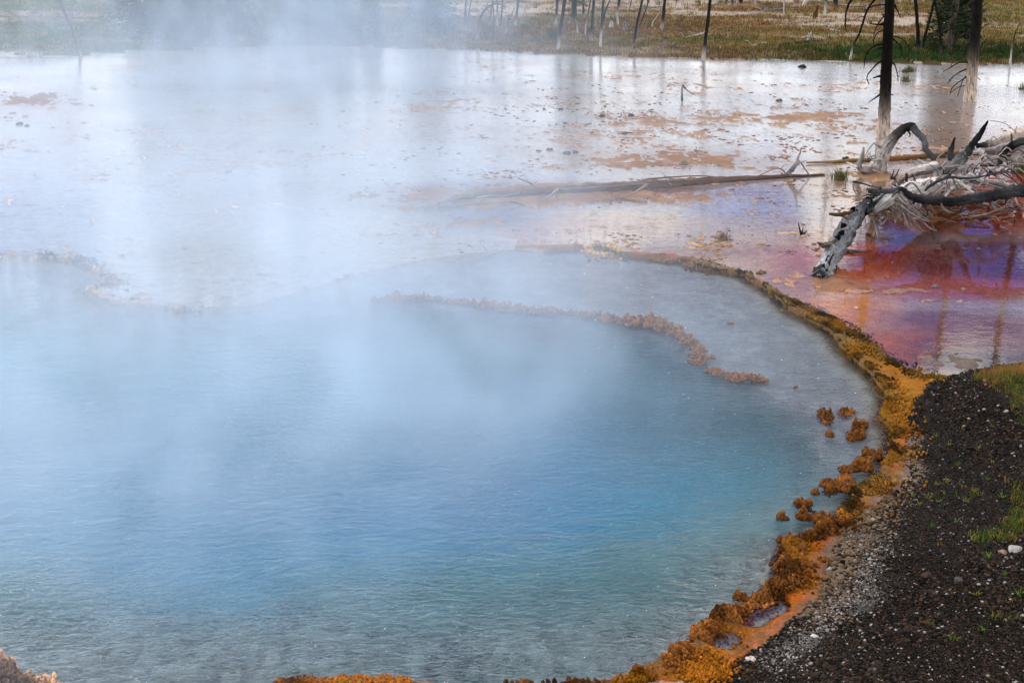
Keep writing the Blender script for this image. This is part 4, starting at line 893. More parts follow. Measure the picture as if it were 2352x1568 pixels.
# arch
root = wood_thing('arched_snag', (900,530), 'dead trunk curled over into an arch, bleached foot and black crown')
wl(root, [(905,560,19.3),(915,510,19.3),(955,420,19.25),(1010,300,19.2),(1085,205,19.15),(1180,135,19.1),(1245,130,19.0)], [.165,.14,.10,.085,.068,.055,.05],
   [(.22,.14,.10),(.40,.33,.29),(.50,.46,.43),(.40,.36,.33),(.06,.052,.05),(.015,.014,.013),(.01,.01,.01)], 'trunk', 14, .10, 50)
wl(root, [(1240,130,19.0),(1290,190,18.9),(1345,265,18.8),(1345,325,18.7),(1395,385,18.6),(1430,440,18.5),(1455,485,18.4)], [.048,.044,.040,.038,.034,.026,.014],
   [(.03,.03,.03),(.09,.09,.09),(.10,.10,.10),(.06,.06,.06),(.05,.05,.05),(.03,.03,.03),(.015,.015,.015)], 'branch', 10, .14, 30)
wl(root, [(1190,160,19.1),(1210,190,19.0),(1208,218,19.0)], [.016,.006], BLK)
wl(root, [(950,440,19.2),(930,420,19.1),(880,430,19.1),(850,400,19.1)], [.02,.006], WHT); wl(root, [(940,300,19.2),(900,275,19.2),(870,290,19.2),(830,350,19.2),(800,400,19.2)], [.016,.005], (.4,.37,.35))
wl(root, [(980,290,19.2),(930,300,19.2),(900,280,19.1)], [.03,.014], (.45,.42,.4)); wl(root, [(900,380,19.2),(860,395,19.2),(830,410,19.2)], [.014,.005], (.45,.42,.4))
wl(root, [(880,520,19.3),(820,515,19.2),(760,500,19.1),(750,470,19.1),(775,420,19.1),(790,370,19.1),(795,310,19.1)], [.06,.05,.042,.034,.03,.026,.012], [(.22,.15,.12),(.34,.28,.25),(.38,.34,.31),(.38,.34,.31),(.36,.33,.3),(.35,.32,.3),(.3,.28,.26)], 'branch', 8, .15)
wl(root, [(970,520,19.3),(985,560,19.2),(1000,580,19.2)], [.05,.02], (.16,.11,.08)); wl(root, [(860,530,19.3),(840,560,19.3)], [.05,.03], (.2,.14,.1))
for k_ in range(7):
    a = 780+k_*16; wl(root, [(a, 460-k_*8, 19.1), (a+random.uniform(-25, 25), 410, 19.0), (a+random.uniform(-40, 40), 350+random.uniform(-20, 40), 19.0)], [.008,.003], (.3,.27,.26), sides=4, step=6)
# half sunken red-brown log behind it
root = wood_thing('sunken_log', (1000,430), 'long straight red brown log half sunk behind the arch, green algae on it', 'log')
P = [G(*Z5(*p)) for p in ((280,462),(500,455),(700,440),(880,440),(1050,430),(1300,415),(1500,400),(1700,385),(1900,370),(2100,350),(2300,335))]
for p in P: p.z = .02
part('trunk', tube(P, [.012,.018,.024,.03,.045,.05,.05,.05,.05,.05,.05], [(.30,.15,.06),(.32,.17,.05),(.26,.15,.05),(.20,.10,.04),(.22,.10,.04),(.14,.08,.03),(.12,.07,.035),(.2,.12,.08),(.22,.16,.12),(.25,.2,.17),(.3,.25,.22)], 10, .12, step=70), root)
wl(root, [(735,492,19.0),(690,470,19.2),(645,445,19.3)], [.016,.008], WHT)
# big log back right and its neighbours
root = wood_thing('bleached_log', (1950,300), 'thick bleached log with burnt end lying at the right edge', 'log')
wl(root, [(1810,310,19.7),(1880,300,19.7),(1960,285,19.7),(2100,240,19.7),(2231,200,19.7),(2420,150,19.7)], [.05,.065,.085,.10,.11,.11], [BLK,(.05,.04,.04),(.40,.33,.28),(.46,.38,.32),(.42,.34,.28),(.4,.33,.28)], 'trunk', 14, .10, 50)
wl(root, [(2120,290,19.5),(2122,250,19.5),(2115,190,19.5)], [.018,.010], (.06,.06,.06)); wl(root, [(1930,360,19.4),(1920,290,19.4),(1955,215,19.4),(1990,250,19.4)], [.010,.005], (.35,.33,.3), sides=5)
wl(root, [(2150,190,19.5),(2165,120,19.5)], [.008,.003], (.3,.2,.15), sides=4); wl(root, [(1930,75,19.5),(2010,85,19.5),(2080,110,19.5),(2130,150,19.5),(2170,185,19.5)], [.005,.004], (.3,.22,.18), sides=4)
root = wood_thing('grey_log', (2100,340), 'smooth grey log lying in front of the bleached log at the right edge', 'log')
wl(root, [(1780,340,18.9),(1900,345,18.8),(2000,335,18.8),(2120,310,18.7),(2231,285,18.6),(2420,240,18.6)], [.03,.045,.06,.07,.075,.08], (.24,.22,.22), 'trunk', 12, .10, 40)
wl(root, [(1850,350,18.7),(1870,390,18.6),(1930,430,18.5),(2000,460,18.4)], [.04,.03], (.36,.30,.27)); wl(root, [(1660,350,18.9),(1720,345,18.9),(1800,365,18.8),(1850,330,18.8)], [.02,.03], (.4,.38,.36))
wl(root, [(1850,380,18.6),(1860,450,18.5),(1850,530,18.4)], [.018,.012], (.2,.14,.1))
root = wood_thing('charred_limb', (2060,440), 'black charred limb sweeping up to the right edge over the grey log')
wl(root, [(1990,440,18.3),(2030,400,18.3),(2080,330,18.2),(2140,290,18.2),(2231,265,18.1),(2420,230,18.1)], [.04,.045,.05,.05,.05,.045], [(.12,.09,.08),(.05,.045,.045),CHR,CHR,(.05,.05,.05),(.05,.05,.05)], 'trunk', 10, .15, 30)
wl(root, [(1880,420,18.4),(1940,450,18.3),(1990,440,18.3)], [.03,.045], (.34,.28,.25)); wl(root, [(2050,420,18.2),(2070,500,18.0),(2065,560,17.9),(2075,620,17.8)], [.022,.015], (.36,.34,.33)); wl(root, [(1840,470,18.4),(1960,470,18.3),(2040,440,18.3)], [.02,.03], (.14,.08,.05))
root = wood_thing('short_log', (2130,420), 'short pale log with black end in front of the grass at the right edge', 'log')
wl(root, [(2075,440,18.2),(2120,425,18.2),(2180,380,18.2),(2231,350,18.2),(2420,280,18.2)], [.05,.075,.085,.09,.09], [BLK,(.34,.3,.27),(.42,.38,.34),(.36,.31,.27),(.36,.31,.27)], 'trunk', 12, .12, 30)
# spike
root = wood_thing('black_spike', (1560,560), 'long black pointed limb slanting up from bleached torn wood')
wl(root, [(1912,72,17.4),(1860,160,17.4),(1780,280,17.4),(1700,385,17.4),(1640,450,17.4),(1590,530,17.4)], [.006,.028,.042,.058,.085,.12], [BLK,BLK,(.015,.015,.015),(.05,.05,.05),(.26,.25,.25),(.42,.39,.37)], 'trunk', 10, .14, 40)
wl(root, [(1690,400,17.4),(1560,480,17.3),(1480,560,17.2),(1430,608,17.1)], [.04,.05,.03,.005], [(.10,.10,.10),(.16,.15,.15),(.2,.17,.15),(.14,.10,.08)], 'splinter', 8, .25)
wl(root, [(1612,225,17.4),(1590,300,17.4),(1570,370,17.4),(1560,440,17.4),(1540,520,17.3)], [.010,.020,.035,.05,.05], [BLK,CHR,(.06,.06,.06),(.1,.1,.1),(.2,.18,.17)], 'splinter', 8, .2)
wl(root, [(1610,235,17.4),(1600,270,17.4),(1550,330,17.4)], [.010,.004], CHR, sides=4); wl(root, [(1520,360,17.4),(1560,372,17.4)], [.008,.01], CHR, sides=4)
for k_ in range(8):
    a = 1470+k_*22; wl(root, [(a+60, 440+k_*6, 17.3), (a+10, 500, 17.25), (a-20+random.uniform(-30, 30), 570+random.uniform(-20, 20), 17.2)], [.014,.004], (.25,.22,.2), 'splinter', 5, .2, 8)
wl(root, [(1450,440,17.5),(1470,390,17.5),(1520,360,17.5)], [.012,.004], (.4,.38,.36), sides=5)
# bleached limb joining it
root = wood_thing('bleached_limb', (1120,620), 'stubby bleached limb arching between the arch and the black spike')
wl(root, [(1080,660,17.9),(1110,610,17.9),(1180,560,17.8),(1280,525,17.7),(1380,500,17.6),(1450,490,17.6)], [.06,.055,.055,.06,.065,.075], [(.20,.13,.09),(.30,.23,.18),(.38,.32,.28),(.42,.37,.34),(.46,.42,.4),(.42,.4,.38)], 'trunk', 12, .12, 34)
wl(root, [(1215,425,17.8),(1270,460,17.8),(1330,485,17.7),(1400,480,17.6)], [.008,.022], (.42,.4,.38)); wl(root, [(1280,420,17.8),(1340,450,17.7),(1410,470,17.6)], [.006,.02], (.42,.4,.38)); wl(root, [(1410,500,17.6),(1440,560,17.5),(1400,640,17.4)], [.03,.012], (.4,.38,.37))
wl(root, [(1050,590,17.9),(1080,570,17.9),(1115,500,17.9)], [.014,.006], (.08,.06,.05), sides=5); wl(root, [(1040,600,17.9),(1060,540,17.9),(1065,515,17.9)], [.012,.006], (.08,.06,.05), sides=5); wl(root, [(1035,575,17.9),(1090,600,17.9),(1140,570,17.9)], [.02,.01], (.1,.08,.06), sides=5)
wl(root, [(1175,665,17.6),(1178,600,17.6),(1180,545,17.6)], [.018,.016], (.05,.05,.05)); wl(root, [(1225,660,17.5),(1222,605,17.5)], [.015,.008], (.05,.05,.05))
# the white fallen trunk with the root plate at its near end
root = wood_thing('bleached_tree', (1300,700), 'thick bleached fallen trunk with spreading roots at its near end')
wl(root, [(880,880,15.5),(960,820,15.6),(1060,770,15.8),(1180,720,16.1),(1300,690,16.5),(1420,665,16.8),(1540,640,17.1),(1640,610,17.3),(1700,600,17.4)], [.035,.06,.085,.10,.11,.11,.10,.09,.06],
   [(.34,.31,.3),(.42,.39,.37),(.50,.46,.44),(.52,.48,.46),(.52,.47,.44),(.5,.45,.42),(.48,.42,.38),(.42,.38,.35),(.38,.36,.34)], 'trunk', 16, .09, 70)
wl(root, [(1640,600,17.2),(1750,605,17.1),(1880,625,17.0),(2000,660,16.9),(2090,690,16.8)], [.05,.045,.035,.03,.02], (.36,.34,.33), 'branch', 9); wl(root, [(1880,620,17.0),(1980,630,16.9),(2080,660,16.8),(2150,690,16.7)], [.03,.016], (.2,.18,.17), 'branch')
wl(root, [(1345,700,16.1),(1390,655,16.0),(1460,615,16.0),(1560,580,16.0),(1700,590,16.0),(1850,575,16.0),(2000,535,16.0)], [.012,.016,.018,.016,.014,.012,.006], (.06,.06,.065), 'branch', 7)
wl(root, [(1480,610,16.1),(1570,550,16.1),(1640,500,16.1)], [.012,.006], (.05,.05,.05), 'branch', 6); wl(root, [(1640,620,16.6),(1700,660,16.4),(1760,710,16.2),(1830,745,16.0)], [.022,.014], (.42,.4,.38), 'branch'); wl(root, [(1650,630,16.7),(1590,680,16.5),(1540,730,16.3),(1520,765,16.2)], [.022,.012], (.4,.37,.35), 'branch')
roots_ = [((1080,790),(1130,830),(1200,890),(1300,950),(1385,975)), ((1080,800),(1120,860),(1180,900),(1260,980),(1310,1040)), ((1070,800),(1110,870),(1160,930),(1190,1030)), ((1000,820),(1060,850),(1150,900),(1230,960),(1270,1020),(1350,1070)),
          ((900,870),(880,930),(895,1000),(910,1060),(915,1110)), ((890,880),(860,940),(840,1010),(820,1050)), ((930,870),(1000,900),(1010,930)), ((1000,850),(960,920),(930,980)), ((880,930),(905,990),(900,1050),(880,1110)),
          ((1100,760),(1170,830),(1260,900),(1330,940),(1380,960)), ((1110,760),(1140,800),(1230,850),(1310,920)), ((800,950),(810,1010),(820,1070)), ((1050,850),(1060,920),(1080,990)), ((960,870),(1000,940),(960,1000)), ((1180,880),(1200,950),(1230,1020)),
          ((1120,870),(1150,950),(1190,1000)), ((1240,860),(1290,940),(1380,1030),(1450,1060)), ((760,960),(770,1040),(740,1120),(720,1180)), ((700,1030),(690,1110),(720,1190)), ((860,900),(900,960),(920,1040),(940,1120))]
for k_, q in enumerate(roots_):
    n = len(q); pp = [(a, b, 15.7-.25*i/(n-1)) for i, (a, b) in enumerate(q)]
    wl(root, pp, [.020 if k_ < 5 else .013, .005], random.choice([(.40,.34,.31),(.34,.27,.23),(.28,.21,.17),(.44,.40,.38)]), 'root', 6, .2, 14)
for k_ in range(60):
    a, b = random.uniform(840, 1400), random.uniform(780, 930); wl(root, [(a, b, 15.7), (a+random.uniform(-50, 90), b+random.uniform(30, 90), 15.6), (a+random.uniform(-70, 160), b+random.uniform(80, 170), 15.5)], [.008,.003], random.choice([(.34,.28,.25),(.26,.19,.15),(.14,.1,.08)]), 'root', 4, .2, 7)
# shaggy charred log leaning on it, foot in the red water
root = wood_thing('charred_log', (400,1480), 'shaggy split log, silver and black, leaning out of the red water', 'log')
LP = [(400,1490,14.05),(440,1400,14.2),(520,1270,14.45),(600,1130,14.75),(680,1000,15.0),(760,890,15.3),(850,800,15.55),(960,735,15.75),(1010,722,15.85)]
wl(root, LP, [.085,.080,.085,.085,.082,.075,.06,.045,.02], [(.05,.05,.05),(.34,.34,.35),(.16,.16,.165),(.12,.12,.125),(.14,.14,.15),(.05,.05,.055),(.02,.02,.02),(.06,.06,.06),(.1,.1,.1)], 'trunk', 18, .22, 80)
for k_ in range(90):   # long splinters along the log
    i = random.randrange(0, 7); t = random.random(); a = [LP[i][j]*(1-t)+LP[i+1][j]*t for j in range(3)]; c = [LP[i][j]*(1-t)+LP[i+1][j]*t+(LP[i+1][j]-LP[i][j])*random.uniform(.4, .9) for j in range(3)]
    ox, oy = random.uniform(-34, 34), random.uniform(-12, 18)
    wl(root, [(a[0]+ox, a[1]+oy, a[2]-.07), (c[0]+ox*1.1, c[1]+oy, c[2]-.07)], [random.uniform(.008, .018), .004], random.choice([BLK, CHR, (.5,.5,.52), (.3,.3,.31), (.12,.12,.12)]), 'splinter', 5, .25, 8)
for a, b, y in ((700,870,15.1),(730,900,15.2),(800,870,15.3),(810,910,15.3),(850,780,15.5),(600,1080,14.7),(620,1010,14.8),(560,1120,14.6),(640,1170,14.7),(470,1290,14.35),(540,1400,14.3),(430,1380,14.1),(380,1400,14.1),(900,770,15.6),(450,1420,14.1)):
    wl(root, [(a, b, y), (a+random.uniform(-30, 20), b-random.uniform(5, 30), y-.03)], [.026,.010], BLK, 'knot', 6, .5, 5)
wl(root, [(700,885,15.1),(630,905,15.0),(560,912,15.0),(485,905,15.0)], [.016,.022,.024,.012], (.10,.055,.03), 'branch', 7, .2); wl(root, [(560,915,15.0),(620,935,15.0),(665,960,15.0)], [.014,.008], (.18,.10,.06), 'branch', 6)
wl(root, [(560,1130,14.6),(500,1170,14.5),(440,1190,14.4),(380,1165,14.3)], [.016,.022,.026,.006], (.10,.07,.05), 'branch', 7, .25); wl(root, [(500,1190,14.4),(470,1180,14.4),(400,1200,14.3)], [.02,.006], (.14,.1,.07), 'branch', 6, .25)
wl(root, [(540,1150,14.6),(510,1210,14.5),(490,1250,14.4)], [.014,.006], (.05,.04,.04), 'branch', 6); wl(root, [(420,1370,14.1),(370,1400,14.0),(335,1430,14.0)], [.02,.006], (.06,.05,.045), 'branch', 6); wl(root, [(530,1350,14.3),(545,1400,14.25)], [.016,.01], BLK, 'branch', 6)
# black crossing log
root = wood_thing('black_log', (1600,800), 'long cracked black log running to the right edge above the roots', 'log')
wl(root, [(835,712,15.5),(920,705,15.5),(1040,705,15.5),(1130,688,15.5),(1170,715,15.45),(1250,765,15.4),(1400,785,15.4),(1550,790,15.4),(1750,775,15.4),(1950,745,15.4),(2110,715,15.4),(2231,705,15.4),(2420,700,15.4)],
   [.018,.026,.028,.026,.030,.040,.046,.050,.054,.058,.066,.070,.07], [(.02,.02,.022),(.07,.07,.075),(.08,.08,.085),(.015,.015,.016),(.01,.01,.01),(.02,.02,.02),(.04,.04,.043),(.018,.018,.019),(.05,.05,.053),(.02,.02,.02),(.045,.045,.045),(.02,.02,.02),(.02,.02,.02)], 'trunk', 12, .18, 90)
for q in (((700,620),(780,635),(860,660),(940,680)), ((945,700),(945,660)), ((820,690),(850,685),(900,690)), ((720,785),(760,760),(800,740),(850,725)), ((700,640),(710,700),(760,780)), ((1440,790),(1440,765)), ((1360,790),(1350,860),(1370,900),(1350,940)),
          ((1490,800),(1500,850),(1560,890),(1610,900)), ((1700,800),(1680,850),(1660,880)), ((1940,770),(1960,850),(1990,880)), ((2000,720),(2010,690)), ((2140,760),(2120,790),(2110,830)), ((1560,810),(1570,850),(1550,880)), ((1850,790),(1870,830)), ((2080,770),(2060,830)), ((1240,770),(1210,800),(1200,830)), ((1100,700),(1060,740),(1040,760))):
    wl(root, [(a, b, 15.38) for a, b in q], [.014,.005], random.choice([(.12,.11,.11),(.30,.28,.27),(.05,.05,.05)]), 'branch', 5, .2, 10)
root = wood_thing('bare_twigs', (1500,560), 'thin bleached and dark boughs curling among the thick trunks of the tangle', 'branches')
for k_ in range(75):
    a = random.uniform(900, 2150); b = 800-.33*(a-900) + random.uniform(-60, 130); yy = 15.7+(a-900)/700+random.uniform(-.2, .2); l_ = random.uniform(90, 280); sg = random.choice((-1, 1, 1)); dn_ = random.uniform(-.1, .75)
    q = [(a, b, yy), (a+sg*l_*.35, b-random.uniform(0, 50), yy-.03), (a+sg*l_*.75, b+l_*dn_*.4, yy-.06), (a+sg*l_, b+l_*dn_, yy-.08)]
    wl(root, q, [random.uniform(.009, .017), .0035], random.choice([(.46,.43,.40),(.40,.35,.31),(.34,.31,.29),(.26,.20,.16),(.12,.09,.08),(.025,.022,.02)]), 'branch', 5, .2, 11)
for k_ in range(70):
    a, b = random.choice([(random.uniform(1050, 1600), random.uniform(620, 700)), (random.uniform(1450, 2050), random.uniform(480, 640)), (random.uniform(1700, 2200), random.uniform(340, 480))]); yy = 17.2 if b < 500 else 16.4
    da, db_ = random.uniform(-70, 70), random.uniform(-90, 40)
    wl(root, [(a, b, yy), (a+da*.4+random.uniform(-15, 15), b+db_*.6, yy-.05), (a+da+random.uniform(-25, 25), b+db_+random.uniform(-15, 25), yy-.1)], [random.uniform(.005, .011), .003], random.choice([(.4,.38,.36),(.3,.27,.25),(.12,.1,.09),(.03,.03,.03)]), 'twig', 4, .2, 7)
# low boughs lying in the water at the right
root = wood_thing('sunken_branches', (1900,900), 'low tangle of red brown boughs lying in the water right of the roots', 'branches')
for q in (((1360,880),(1450,860),(1540,880),(1620,900)), ((1340,820),(1420,830),(1520,870),(1600,905),(1640,895)), ((1640,930),(1750,925),(1830,905)), ((1830,960),(1960,930),(2090,905),(2231,860)), ((1740,950),(1850,930),(1950,900),(2050,870),(2231,820)), ((1920,960),(2010,980),(2100,1000)),
          ((1560,960),(1680,940),(1780,960)), ((1380,1000),(1500,960),(1600,955)), ((1700,830),(1800,850),(1900,840)), ((1700,1000),(1800,1005),(1930,1030)), ((2010,1040),(2060,1045)), ((1900,780),(1960,830),(2100,900)), ((2000,800),(2100,850),(2200,880)), ((2150,790),(2180,850),(2231,880)),
          ((1720,820),(1790,830),(1850,820)), ((930,1130),(1000,1125),(1060,1110)), ((600,1260),(700,1250),(800,1250),(870,1240)), ((640,1245),(700,1270),(800,1260)), ((820,1110),(850,1100),(870,1130)), ((1400,1040),(1430,1060),(1420,1100),(1428,1140)), ((1400,760),(1500,740),(1600,700),(1800,690),(1960,705))):
    P = [G(*Z5(a, b)) for a, b in q]
    for p in P: p.z = random.uniform(.0, .03)
    part('branch', tube(P, [random.uniform(.012, .022), .006], random.choice([REDB, (.16,.08,.045), (.3,.22,.17), (.1,.07,.06)]), 6, .22, step=14), root)
for k_ in range(90):
    a, b = random.uniform(1250, 2230), random.uniform(780, 990); p0 = G(*Z5(a, b)); d_ = Vector((random.uniform(-1, 1), random.uniform(-.6, .6), random.uniform(-.1, .3)))*random.uniform(.1, .35)
    part('twig', tube([p0, p0+d_*.5+Vector((0, 0, .03)), p0+d_], [.008,.003], random.choice([REDB, (.16,.08,.045), (.3,.22,.17), (.06,.05,.05)]), 4, .25, step=6), root)

# forked stick in the far water, splinter in the peach water, white twigs on the bank
g_ = G(1567,232); root = empty('forked_stick', g_, 'thin forked stick standing in the far mirror water like an upside down V', 'stick'); Yk = g_.y
part('trunk', tube([R(*Z2(2017,790), Yk), R(*Z2(2015,720), Yk), R(*Z2(2022,658), Yk)], [.022, .014], [(.05,.05,.05),(.25,.25,.24),(.3,.3,.3)], 6, .15), root)
part('branch', tube([R(*Z2(2022,665), Yk), R(*Z2(2050,705), Yk), R(*Z2(2120,748), Yk)], [.014, .006], CHR, 5, .15), root)
g_ = G(*Z5(240,1095)); root = empty('splinter_stub', g_, 'small black splintered stub poking out of the peach water', 'stick')
for dx, dz in ((-.05,.14),(.06,.05),(.01,.09)): part('splinter', tube([g_+Vector((0, 0, -.02)), g_+Vector((dx, 0, dz)) ], [.018,.003], BLK, 5, .2, step=4), root)
root = flog([(2352+60,825),(2352,845),(2300,870),(2240,900),(2170,908)], 3.4, 'white twig lying on the gravel at the right edge', WHT, Z7, 1.2, 0, 'twig', 'twig')
flog([(1148,1240),(1133,1270),(1140,1310)], 1.6, 'tiny pale twig on the black gravel below the pale streak', WHT, Z7, 1.2, 0, 'twig', 'twig')
flog([(2100,710),(2160,745),(2200,785)], 1.2, 'hair thin pale stem among the moss above the white twig', (.4,.35,.28), Z7, 1.5, 0, 'twig', 'twig')

# ---------------------------------------------------------------- grasses and plants
def blades(cx, cy_, n, h_, spread, cols, lean=.35, w=.004, z=None):
    """numpy arrays of centres -> joined blades, two triangles each"""
    m = len(cx)*n; X = np.repeat(cx, n)+rng.normal(0, 1, m)*np.repeat(spread, n); Y = np.repeat(cy_, n)+rng.normal(0, 1, m)*np.repeat(spread, n)
    Z = (terrain(X, Y) if z is None else np.full(m, z)); hh = np.repeat(h_, n)*rng.uniform(.5, 1.15, m); a = rng.uniform(0, 6.28, m); le = lean*rng.random(m)*hh; wv = np.repeat(w, n) if hasattr(w, '__len__') else np.full(m, w)
    b = rng.uniform(0, 6.28, m); dx, dy = np.cos(b)*wv, np.sin(b)*wv
    p0 = np.c_[X-dx, Y-dy, Z-.01]; p1 = np.c_[X+dx, Y+dy, Z-.01]; lx, ly = np.cos(a)*le, np.sin(a)*le
    p2 = np.c_[X+lx*.4+dx*.7, Y+ly*.4+dy*.7, Z+hh*.6]; p3 = np.c_[X+lx*.4-dx*.7, Y+ly*.4-dy*.7, Z+hh*.6]; p4 = np.c_[X+lx*1.3, Y+ly*1.3, Z+hh]
    V = np.stack([p0, p1, p2, p3, p4], 1).reshape(-1, 3); b0 = np.arange(m)*5
    Fc = np.vstack([np.c_[b0, b0+1, b0+2], np.c_[b0, b0+2, b0+3], np.c_[b0+3, b0+2, b0+4]])
    C = np.repeat(np.repeat(cols, n, axis=0)*(.6+.8*rng.random(m))[:, None], 5, axis=0)
    return V, Fc, C
# meadow
X, Y, px, py = region_pts(42000, -150, 2500, -6, 152)
fy = np.interp(X, w_far[:, 0], w_far[:, 1]); k = Y > fy+.12; X, Y, px, py = X[k], Y[k], px[k], py[k]
_, tcx = terrain(X, Y, True); k = (tcx[:, 0] < .26) | (rng.random(len(X)) < .12); X, Y, px, py, tcx = X[k], Y[k], px[k], py[k], tcx[k]
kk = rng.random(len(X)); cols = tcx*1.15; yl = kk < .16; cols[yl] = np.array([.28,.20,.06]); rd = (kk > .88); cols[rd] = np.array([.13,.065,.02]); gg = (kk > .16) & (kk < .4); cols[gg] = cols[gg]*.5+np.array([.05,.085,.012])*.5
gs = np.clip(1.7*blob(px, py, 2150, 128, 300, 17), 0, 1) > rng.random(len(X)); cols[gs] = np.array([.020,.045,.006])*rng.uniform(.5, 1.6, gs.sum())[:, None]
hg = .035+.05*rng.random(len(X)) + .05*np.clip(1.5*blob(px, py, 2130, 130, 300, 16), 0, 1)
V, Fc, C = blades(X, Y, 5, hg, np.full(len(X), .05), cols, w=.008)
tag(link(bpy.data.objects.new('meadow_grass', mesh_np('meadow_grass', V, Fc, M_plant, C, smooth=False))), 'short brown and green grass of the far meadow', 'grass', kind='stuff')
cl_x, cl_y, cpx, cpy = region_pts(900, -100, 2450, 5, 148); k = cl_y > np.interp(cl_x, w_far[:, 0], w_far[:, 1])+.05; cl_x, cl_y = cl_x[k], cl_y[k]; n = len(cl_x)
cc = np.array([(.20,.13,.035),(.06,.075,.012),(.13,.055,.015),(.30,.24,.10)])[rng.integers(0, 4, n)]
V, Fc, C = blades(cl_x, cl_y, 22, .07+.09*rng.random(n), .04+.05*rng.random(n), cc, w=.007, lean=.7)
tag(link(bpy.data.objects.new('meadow_clumps', mesh_np('meadow_clumps', V, Fc, M_plant, C, smooth=False))), 'taller straw and rust grass clumps scattered over the far meadow', 'grass', kind='stuff')
# bank
X, Y, px, py = region_pts(40000, 1900, 3100, 845, 1650); k = inside(X, Y, bank_poly); X, Y, px, py = X[k], Y[k], px[k], py[k]
gm = gmask(px, py, X, Y); k = rng.random(len(X)) < gm*.8; X, Y, px, py, gm = X[k], Y[k], px[k], py[k], gm[k]
n = len(X); cols = np.tile(np.array([.055,.085,.010]), (n, 1)); od = rng.random(n) < np.clip(blob(px, py, 2330, 870, 110, 30)*1.6, 0, .9)+.18; cols[od] = np.array([.24,.11,.022]); yo = rng.random(n) < .2; cols[yo] = np.array([.17,.14,.02])
V, Fc, C = blades(X, Y, 5, .018+.035*rng.random(n)+.05*np.clip(blob(px, py, 2320, 880, 100, 40), 0, 1), np.full(n, .012), cols, lean=.9, w=.0022)
tag(link(bpy.data.objects.new('bank_grass', mesh_np('bank_grass', V, Fc, M_plant, C, smooth=False))), 'green and rust grass and moss growing over the gravel bank at the right edge', 'grass', kind='stuff')
# sprouts, one by one
def tuft(px_, py_, n, h_, sp, colr, lab, grp=None, name='grass_tuft', z=0.0, w=.004, lean=.6, cat='grass tuft', mud=None):
    g_ = G(px_, py_)
    zz_ = zt(g_) if z is None else z
    V, Fc, C = blades(np.array([0.0]), np.array([0.0]), n, np.array([h_]), np.array([sp]), np.array([colr]), lean, w, 0.0)
    o = bpy.data.objects.new(name, mesh_np(name, V, Fc, M_plant, C, smooth=False)); link(o); o.location = (g_.x, g_.y, zz_); tag(o, lab, cat, grp)
    if mud:
        iv, fi = ico(2); q = iv*np.array([sp*1.7, sp*1.5, .03])*(1+.2*np.sin(iv[:, [0]]*7)); m_ = bpy.data.objects.new('root_clump', mesh_np('root_clump', q, fi, M_lump, np.tile(mud, (len(iv), 1)))); link(m_, o)
    return o
for a, b, n, h_, sp, c, lab, mud in ((1928,412,150,.17,.045,(.10,.09,.025),'green topped grass tuft in the shallows between spiked root and arch',(.12,.07,.03)), (2080,166,90,.14,.05,(.08,.085,.03),'left part of the double grass tuft in the far water',(.1,.07,.04)),
      (2091,165,90,.14,.04,(.08,.085,.03),'right part of the double grass tuft in the far water',(.1,.07,.04)), (2080,187,100,.14,.05,(.09,.085,.035),'single grass tuft just below the double one in the far water',(.1,.07,.04)),
      (1660,550,90,.09,.035,(.16,.075,.035),'rusty dry grass tuft in the peach shallows',(.2,.1,.04)), (1570,378,50,.07,.04,(.10,.09,.03),'small olive tuft growing on the tan mat',(.2,.12,.06)), (2345,395,160,.20,.08,(.045,.06,.012),'dark green grass clump under the short log at the right edge',(.05,.04,.02)),
      (2352,205,60,.16,.06,(.08,.06,.03),'brown tuft at the right edge of the far water',(.1,.07,.04))):
    tuft(a, b, n, h_, sp, c, lab, 'grass tufts standing in the water', mud=mud)
for a, b in ((2098,1092),(2150,1128),(2128,1160),(2172,1130),(2200,1095),(2092,1152),(2230,1175),(2215,1200),(2265,1150),(2110,1175),(2165,1162),(2140,1252),(2190,1250),(2245,1075),(2060,1105),(2280,1105),(2155,1175),(2208,1158),(2295,1198),(2270,1025),(2175,1040),(2210,1010),(2150,1010),(2285,1300),(2262,1345),(2300,1385),(2130,1500),(2230,1440),(2330,1440),(2250,1520),(2180,1545)):
    tuft(a+random.uniform(-4, 4), b+random.uniform(-4, 4), 11, random.uniform(.02, .04), .006, random.choice([(.10,.17,.012),(.07,.13,.012),(.16,.15,.02)]), 'small bright green sprout alone on the dark gravel', 'sprouts on the gravel', 'sprout', None, .0028, 1.8, 'sprout')
# bushes and pines
def bush(px_, py_, h_, w_, lab, colr=(.035,.06,.01)):
    g_ = G(px_, py_); g_.z = zt(g_); root = empty('bush', g_, lab, 'bush'); m = 420
    a = rng.normal(0, .42, (m, 3))*np.array([w_, w_*.6, h_*.5])+np.array([0, 0, h_*.5]); a[:, 2] = np.abs(a[:, 2])
    d = rng.normal(0, 1, (m, 3)); d /= np.linalg.norm(d, axis=1)[:, None]; e = np.cross(d, rng.normal(0, 1, (m, 3))); e /= np.linalg.norm(e, axis=1)[:, None]; s = .022
    V = np.stack([a-d*s, a+e*s*.4, a+d*s*1.4, a-e*s*.4], 1).reshape(-1, 3); b0 = np.arange(m)*4; Fc = np.vstack([np.c_[b0, b0+1, b0+2], np.c_[b0, b0+2, b0+3]])
    C = np.repeat(np.array(colr)*(.5+1.0*rng.random(m))[:, None], 4, axis=0); o = bpy.data.objects.new('foliage', mesh_np('foliage', V, Fc, M_plant, C, smooth=False)); link(o, root)
